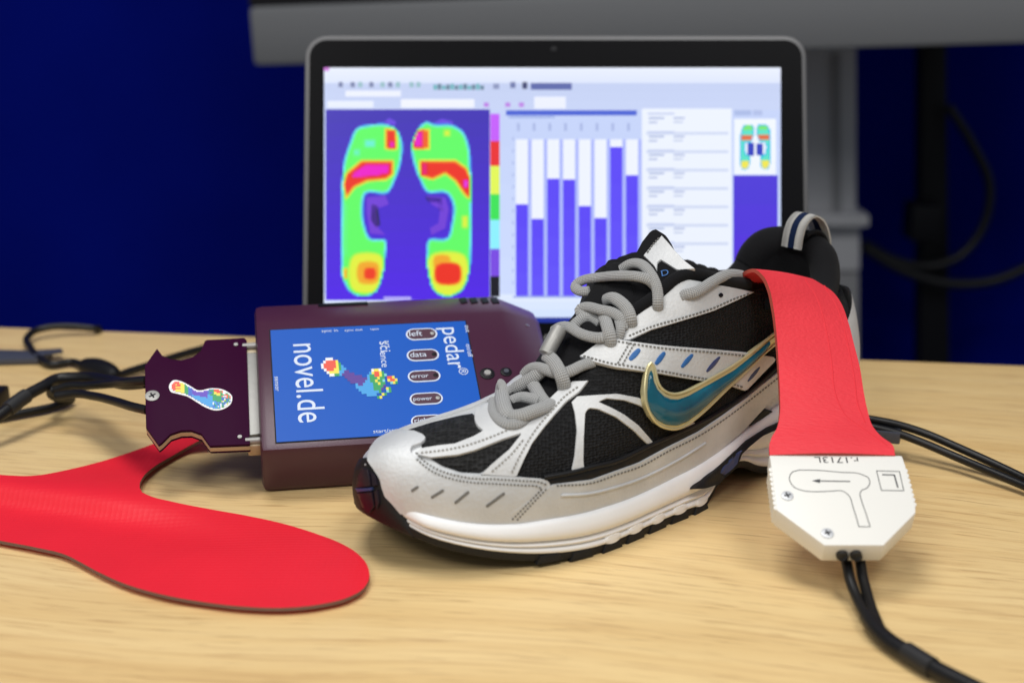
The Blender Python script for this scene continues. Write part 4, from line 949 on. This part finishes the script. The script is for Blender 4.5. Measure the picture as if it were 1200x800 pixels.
F2 = [tuple(i+nt_ for i in f[::-1]) for f in Fc]; FE = [(b, a, a+nt_, b+nt_) for a, b in bnd]
mk('sole_sheet', V, Fc+F2+FE, None, ins2, 45, mats=[M['red_flat'], M['brown']], fm=[0]*(len(Fc)+len(F2))+[1]*len(FE))
# ================================================================== CONTROL BOX
B1, B2 = gz(308, 577, 0), gz(420, 569.5, 0); da = B2-B1; da[2] = 0; da /= np.linalg.norm(da); db = np.array([-da[1], da[0], 0.]); UZ = np.array([0, 0, 1.])
AT = R(29)
def dv(x, d, z): return B1+da*x+db*d+UZ*z
def solve(fn, target, lo, hi):
    for _ in range(50):
        m_ = (lo+hi)/2
        if proj(fn(m_))[1] > target: lo = m_
        else: hi = m_
    return (lo+hi)/2
tB = solve(lambda t: dv(0, -t*math.sin(AT), t*math.cos(AT)), 528, 0, .08); cB = np.array([-tB*math.sin(AT), tB*math.cos(AT)])
wC = solve(lambda t: dv(0, cB[0]+t*math.cos(AT), cB[1]+t*math.sin(AT)), 379, 0, .15); cC = cB+wC*np.array([math.cos(AT), math.sin(AT)])
A2_ = R(4); wD = solve(lambda t: dv(0, cC[0]+t*math.cos(A2_), cC[1]+t*math.sin(A2_)), 358, 0, .08); cD = cC+wD*np.array([math.cos(A2_), math.sin(A2_)])
def solvex(c, target):
    lo, hi = 0, .3
    for _ in range(50):
        m_ = (lo+hi)/2
        if proj(dv(m_, *c))[0] < target: lo = m_
        else: hi = m_
    return lo
x1 = solvex(cC, 588); x2 = x1+.021
sec = [np.array([0., 0.]), cB, cC, cD, cD+np.array([.012, -.022]), np.array([cD[0]+.004, .0])]
print('device', tB, wC, wD, cD, x1)
box = thing('control_box', 'maroon plastic measuring box with a blue label, behind the toe of the shoe', 'electronic box', tuple(dv(.07, .03, 0)))
cs = np.mean(sec, 0)
def ring(x, k, shift=(0, 0)): return [dv(x, *(cs+(q-cs)*k+np.array(shift))) for q in sec]
VV = ring(0, 1)+ring(x1, 1)+ring(x2, .62, (.008, .004)); n = len(sec)
FF = [tuple(range(n))]+[(k*n+i, k*n+(i+1) % n, (k+1)*n+(i+1) % n, (k+1)*n+i) for k in range(2) for i in range(n)]+[tuple(2*n+i for i in range(n-1, -1, -1))]
# keep the front foot of the tapered end on the desk
mk('case', VV, FF, M['maroon'], box, bevel=.0036)
fa = np.array([*(db[:2]*math.cos(AT)), math.sin(AT)]); fN = np.cross(da, fa); fN = fN if fN[2] > 0 else -fN; fP = dv(0, *cB)
def fp(px, py, d=0.): return at_plane(px, py, fP, fN)+fN*d
c0 = fp(317, 388); ex_, ey_ = da, fa
q = [fp(323.5, 518.5), fp(323.5, 518.5)]; 
Lx0 = np.dot(fp(320, 450)-fP, da); Lx1 = np.dot(fp(549.5, 400)-fP, da); Ly0 = np.dot(fp(323.5, 518.5)-fP, fa); Ly1 = np.dot(fp(317, 387.5)-fP, fa)
Lx0 = np.dot(fp(320.5, 452)-fP, da)
def fq(x, y, d): return fP+da*x+fa*y+fN*d
V, Fc = prism([fq(Lx0, Ly0, .0004), fq(Lx1, Ly0, .0004), fq(Lx1, Ly1, .0004), fq(Lx0, Ly1, .0004)], -fN*.0012); lab = mk('label_plate', V, Fc, M['label_blue'], box, smooth=0)
V, Fc = prism([fq(Lx0-.0006, Ly0-.0006, .0002), fq(Lx1+.0006, Ly0-.0006, .0002), fq(Lx1+.0006, Ly1+.0006, .0002), fq(Lx0-.0006, Ly1+.0006, .0002)], -fN*.001); mk('label_recess', V, Fc, M['dark'], box, smooth=0)
G = Geo(); D1 = .0005
def ftext(body, px, py, size, rot=True, sp=1., align='LEFT', xs=1.):
    o = fp(px, py, D1); ex, ey = (-fa, da) if rot else (da, fa); G.add(*text_geo(body, size, o, ex, ey, sp, align, xs))
def plen(pxa, pxb): return np.linalg.norm(fp(*pxa)-fp(*pxb))
hN = plen((341.5, 404), (348, 500))
def fit(body, a, b, xh, rot=True, par=None):
    """text whose run goes from photo point a to b; xh = size factor"""
    Lr = plen(a, b); V, _ = text_geo(body, 1., np.zeros(3), np.array([1., 0, 0]), np.array([0, 1., 0])); xs_ = [v[0] for v in V]; wd = max(xs_)-min(xs_)
    s_ = Lr/wd*xh; ex, ey = (-fa, da) if rot else (da, fa); V, Fc = text_geo(body, s_, fp(*a, D1)-ex*min(xs_)*s_, ex, ey, 1., 'LEFT', 1/xh); mk('lettering', V, Fc, M['print'], par or lab, smooth=0)
fit('novel.de', (343.5, 404.5), (347, 496.5), 1.18)
fit('pedar', (517.5, 385), (521, 433), 1.05); fit('\u00ae', (537, 432), (538, 440), 1.0)
fit('sci', (444.5, 401), (445, 413), 1.0); fit('ence', (445.2, 413), (446.5, 431), .9); fit('art', (450.5, 400), (451, 408.5), .95)
fit('sensor', (321.8, 442), (323, 459), .9); fit('out', (544.5, 382), (545, 390), .9); fit('on/off', (545.8, 404), (547, 419), .9)
fit('sync in', (397, 387), (377.5, 387.5), 1., False) if False else None
fit('sync in', (377, 390), (396, 389.5), .9, False); fit('sync out', (404, 389), (425, 388), .9, False); fit('opto', (434, 387.5), (444, 387), .9, False)
fit('start/stop', (437.5, 508), (470, 505), .9, False)
pills = (('left', (494, 392.5), 37, 13.5), ('data', (495.5, 417), 38, 13.5), ('error', (497, 441.5), 38.5, 13.5), ('power', (499.5, 468), 39, 14), ('right', (501, 494), 39, 14))
for txt, (cx, cy), w_, h_ in pills:
    c = fp(cx, cy); hw = plen((cx-w_/2, cy), (cx+w_/2, cy))/2; hh = plen((cx, cy-h_/2), (cx, cy+h_/2))/2
    def pill(k, d):
        r_ = hh*k; ww = hw-hh+r_*0; pts = []
        for a in np.linspace(-90, 90, 10): pts.append(c+da*(ww+r_*math.cos(R(a)))+fa*r_*math.sin(R(a))+fN*d)
        for a in np.linspace(90, 270, 10): pts.append(c+da*(-ww+r_*math.cos(R(a)))+fa*r_*math.sin(R(a))+fN*d)
        return pts
    V, Fc = prism(pill(1, .0007), -fN*.0005); kp = mk('button', V, Fc, M['print'], lab)
    V, Fc = prism(pill(.8, .0009), -fN*.0003); mk('button_face', V, Fc, M['maroon'], kp)
    G = Geo(); D1 = .0011
    Wd = {'left': 15, 'data': 19, 'error': 20, 'power': 22, 'right': 20}[txt]; fit(txt, (cx-w_/2+4.5, cy+3.2), (cx-w_/2+4.5+Wd, cy+2.6), 1.0, False, kp); D1 = .0005
    V, Fc = disc_geo(fp(cx+w_/2-6, cy-.5, .0009), da, fa, .0011, .0003, 14); mk('indicator', V, Fc, M['tin'] if txt in ('left', 'power') else M['dark'], kp)
# pixel footprint printed on the label
def foot_cells(pix, cmap, o, du, dv_, m, name, parent):
    G = Geo()
    for j, row in enumerate(pix):
        for i, ch in enumerate(row):
            if ch in cmap:
                a = o+du*i+dv_*j; G.add([a, a+du, a+du+dv_, a+dv_], [(0, 1, 2, 3)], lin(*cmap[ch]))
    return G.build(name, m, parent, smooth=0)
CM = {'R': (222, 74, 50), 'Y': (226, 214, 70), 'G': (30, 150, 84), 'C': (50, 150, 214), 'B': (40, 60, 170), 'P': (74, 36, 140), 'W': (225, 228, 230), 'L': (120, 200, 200)}
PX = ["..WWW........................",
      ".WRRRRY......................",
      "WRRRRRYG.....................",
      "WRRRRRYGC....................",
      ".WRRRYYGCC...................",
      "..WYYYYCCPP.........WYYW.....",
      "...WWGGCPPPPP......CYRRYG....",
      ".........PPPPPPP..CGGRRYGL...",
      "..........PPPPPPPPCGGGYGG.RRY",
      "...........PPPPPPCCGGYGGL.YRRY",
      ".............CPPCCCCGGYGG..LYG",
      ".............CCCCCCCGGGGP.....",
      "..............CCCCCCGGGP.YG...",
      "...............CCCCCCCG..LG...",
      ".................CCCC..YG.....",
      ".....................GY.......",]
o_ = fp(375.5, 420.5, .00055); dux = (fp(459, 448, .00055)-fp(375.5, 420.5, .00055))/29.
du_ = da*np.linalg.norm(fp(460, 440)-fp(375.5, 440))/29; dw_ = -fa*np.linalg.norm(fp(415, 420)-fp(415, 471))/16
foot_cells(PX, CM, o_, du_, dw_, M['inkprint'], 'printed_footprint', lab)
# sockets and vents
for (px, py, r_, m) in ((571, 438, .0036, 'tin'), (593, 436, .0028, 'dark')):
    c = fp(px, py, .0001); V, Fc = disc_geo(c, da, fa, r_, .0005, 20); so = mk('socket', V, Fc, M['dark'], box)
    V, Fc = disc_geo(c+fN*.0004-fa*.0004, da, fa, r_*.5, .0012, 14); mk('socket_pin', V, Fc, M[m] if m == 'tin' else M['slate'], so)
tN = np.cross(da, np.array([*(db[:2]*math.cos(A2_)), math.sin(A2_)])); tN = tN if tN[2] > 0 else -tN; tA = np.array([*(db[:2]*math.cos(A2_)), math.sin(A2_)])
for px in (543, 555, 568, 580):
    c = at_plane(px, 352.5, dv(0, *cC), tN); V, Fc = box_geo(c, da*.0018+tA*.0006, tA*.0042, tN*.0005); mk('vent', V, Fc, M['dark'], box, bevel=.0004)
c = at_plane(402, 357, dv(0, *cC), tN); V, Fc = box_geo(c, da*.0125, tA*.002, tN*.0006); mk('socket_cover', V, Fc, M['dark'], box, bevel=.0004)
for f_, (px, py) in enumerate(((616, 383), (629, 415))):
    pa = VV[n+2]*.5+VV[2*n+2]*.5 if f_ == 0 else VV[n+2]*.15+VV[2*n+2]*.85-UZ*.012
    y_ = pa[1]-.002; c = at_y(px, py, y_); V, Fc = disc_geo(c, da, UZ, .0018, .0016, 14); mk('screw', V, Fc, M['steel'], box)
# ================================================================== PLUG PLATE AND ITS LEADS
plg = thing('cable_plug', 'flat dark purple plug plate with a coloured foot sticker, at left end of maroon box', 'plug', tuple(gz(235, 540, 0)))
pP0 = dv(0, *(cB*.55+cC*.45))-fN*.006
pN = fN
def pp_(px, py, d=0.): return at_plane(px, py, pP0, pN)+pN*d
outl = [(184, 408), (190, 416), (200, 420.6), (212, 422), (226, 418), (235, 411), (240, 399), (242.5, 398), (286, 395.6), (289, 398), (293, 520), (246, 522), (243, 518), (236, 508), (224, 503.6), (212, 504), (200, 508), (190, 518), (186, 521), (171, 500), (169.6, 428)]
po = outl
V, Fc = prism([pp_(*p) for p in po], -pN*.0016); mk('front_plate', V, Fc, M['plate'], plg, bevel=.00035)
V, Fc = prism([pp_(*p, -.0017) for p in po], -pN*.0024); mk('spacer', V, Fc, M['tan_edge'], plg)
V, Fc = prism([pp_(*p, -.0042) for p in po], -pN*.0014); mk('rear_plate', V, Fc, M['plate'], plg, bevel=.00035)
V, Fc = prism([pp_(*p, -.0057) for p in ((246, 405), (284, 403), (287, 512), (250, 514))], -pN*.003); mk('plug_core', V, Fc, M['dark'], plg)
V, Fc = prism([pp_(*p, -.001) for p in ((287, 411), (301, 411), (305, 506), (291, 508))], -pN*.010); mk('metal_shell', V, Fc, M['tin'], plg, bevel=.0008)
for y0, y1, xo in ((397, 410, 0), (509, 519, 4)):
    V, Fc = prism([pp_(*p, -.002) for p in ((286+xo, y0), (301+xo, y0-.5), (301+xo, y1-.5), (286+xo, y1))], -pN*.007); jb = mk('jack_bracket', V, Fc, M['tan_edge'], plg, bevel=.0006)
    c = pp_(294+xo, (y0+y1)/2, -.0012); tube('jack_screw', [c-da*.004, c+da*.005], .0016, M['tin'], jb, seg=10)
for p, r_ in (((178.5, 464), .0033), ((276.5, 404), .0011), ((281, 512), .0011)):
    c = pp_(*p, .0001); V, Fc = disc_geo(c, da, fa, r_, .0005, 18); s2 = mk('screw' if r_ > .002 else 'rivet', V, Fc, M['tin'], plg)
    if r_ > .002:
        G = Geo()
        for a in (.5, .5+math.pi/2):
            e = da*math.cos(a)+fa*math.sin(a); f2 = np.cross(pN, e); G.add(*box_geo(c+pN*.0005, e*.0017, f2*.0004, pN*.0001))
        G.build('cross_slot', M['dark'], s2, smooth=0)
def z4(x, y): return (160+.2*x, 380+.2*y)
stk = crom([z4(*p) for p in ((190, 365), (215, 330), (260, 335), (310, 360), (360, 388), (440, 376), (510, 385), (560, 425), (555, 462), (515, 495), (460, 505), (410, 490), (350, 455), (300, 425), (240, 408), (200, 395))], 5, True)
V, Fc = prism([pp_(*p, .0003) for p in stk], -pN*.0003); stc = mk('sticker', V, Fc, mat('white_vinyl', (.8, .8, .8, 1), .35), plg, smooth=0)
G = Geo(); sk = np.array([z4(*p) for p in ((190, 365), (215, 330), (260, 335), (310, 360), (360, 388), (440, 376), (510, 385), (560, 425), (555, 462), (515, 495), (460, 505), (410, 490), (350, 455), (300, 425), (240, 408), (200, 395))])
sks = [tuple(p) for p in crom(sk, 5, True)]; h = .75; rnd = random.Random(4)
for y in np.arange(444, 483, 2*h):
    for x in np.arange(196, 276, 2*h):
        if not inside_poly(x, y, sks): continue
        d = pdist(x, y, sks); t = (x-198)/74.; q_ = (y-(452+t*22))
        if d < 1.9: continue
        if t < .10: c = 'R' if d > 2.6 else 'W'
        elif t < .18: c = 'R' if q_ < 2 and rnd.random() < .8 else 'Y'
        elif t < .24: c = 'Y'
        elif t < .30: c = 'G'
        elif t < .36: c = 'B'
        elif t < .62: c = 'P' if q_ < 3-6*(t-.36) else 'C'
        elif t < .70: c = 'C' if q_ > -3 else ('G' if rnd.random() < .6 else 'B')
        elif t < .84:
            c = 'G'
            if abs(t-.76) < .05 and q_ < -5: c = 'R' if q_ < -8 else 'Y'
            elif q_ > 2: c = rnd.choice('CCBWG')
        else: c = rnd.choice('RRWGWRG') if q_ < -5 else rnd.choice('GGBWYBW')
        G.add([pp_(x-h, y+h, .0005), pp_(x+h, y+h, .0005), pp_(x+h, y-h, .0005), pp_(x-h, y-h, .0005)], [(0, 1, 2, 3)], lin(*{**CM, 'P': (84, 52, 180), 'B': (40, 90, 190)}[c]))
G.build('foot_print', M['inkprint'], stc, smooth=0)
# leads from the plate to the left
def pe(px, py, d=-.0036): return pp_(px, py, d)
def yy(*L): return [at_y(a, b, c) for a, b, c in L]
lead(yy((171.5, 446.5, .640), (160, 447, .643), (130, 449.5, .672), (100, 452, .696), (78, 453, .703), (64, 457, .704)), .0022, 'lead', plg)
lead(yy((173, 480.5, .6245), (160, 477.5, .630), (135, 470, .652), (110, 464, .676), (85, 461.5, .690), (66, 464, .692)), .0022, 'lead', plg)
lead(yy((171.5, 447.5, .645), (158, 449, .652), (125, 446, .692), (95, 442.5, .712), (68, 444, .712), (50, 453, .702), (30, 464, .692), (10, 479, .680), (-10, 494, .670), (-60, 524, .650), (-130, 560, .630), (-260, 610, .590), (-420, 650, .560)), .0031, 'joined_cable', plg)
lead(yy((31, 463.4, .6925), (20, 471, .6862), (9, 479.8, .6795)), .0039, 'sleeve', plg, 'sleeve')
lead(yy((64, 457, .704), (59, 461, .712), (68, 467, .722)) + [gz(84, 468, .0035), gz(60, 477, .003), gz(30, 483, .003), gz(5, 488, .003), gz(-60, 497, .003), gz(-200, 510, .003), gz(-380, 540, .003)], .0022, 'return_lead', plg)
# ---- black lead with a ferrite lump further back
fc = thing('power_cable', 'thin black cable with a round ferrite lump on the back of the desk', 'cable', tuple(gz(118, 436, 0)))
lead([dk(-.255, -.006, -.12), dk(-.255, -.006, -.03), dk(-.255, -.001, .001), gz(112, 385, .004), gz(85, 382.5, .006), gz(60, 383, .007), gz(40, 388, .006), gz(33, 394, .005), gz(36, 408, .004), gz(48, 421, .003), gz(62, 427, .003), gz(82, 424, .003), gz(100, 430, .004)], .0022, 'cord', fc)
pth = crom([gz(98, 428, .006), gz(118, 434, .006), gz(136, 441, .006)], 8); tt_ = np.linspace(0, 1, len(pth))
tube('ferrite', pth, .0066*np.sin(np.clip(tt_*.86+.07, 0, 1)*math.pi)**.35, M['dark'], fc, seg=16)
lead([gz(125, 446, .004), gz(150, 436, .004), gz(175, 428, .004), gz(215, 415, .004), gz(240, 408, .004)], .0024, 'cord', fc)
st2 = thing('flat_strip', 'flat dark slate strip lying on the desk at the far left edge', 'strip', tuple(gz(30, 415, 0)))
V, Fc = prism([gz(-70, 423, .004), gz(45, 420, .004), gz(62, 413, .004), gz(40, 410, .004), gz(-70, 407, .004)], np.array([0, 0, -.0036])); mk('strip_body', V, Fc, M['slate'], st2, bevel=.0008)
V, Fc = prism([gz(40, 417, .0052), gz(74, 411.5, .0052), gz(72, 408, .0052), gz(40, 410, .0052)], np.array([0, 0, -.0012])); mk('strip_tip', V, Fc, M['slate'], st2)
be = thing('connector_end', 'small black connector end at the left edge of the desk', 'plug', tuple(gz(-4, 466, 0)))
V, Fc = box_geo(gz(-8, 466, .005), np.array([.006, 0, 0]), np.array([0, .010, 0]), np.array([0, 0, .0045])); mk('shell', V, Fc, M['dark'], be, bevel=.002)
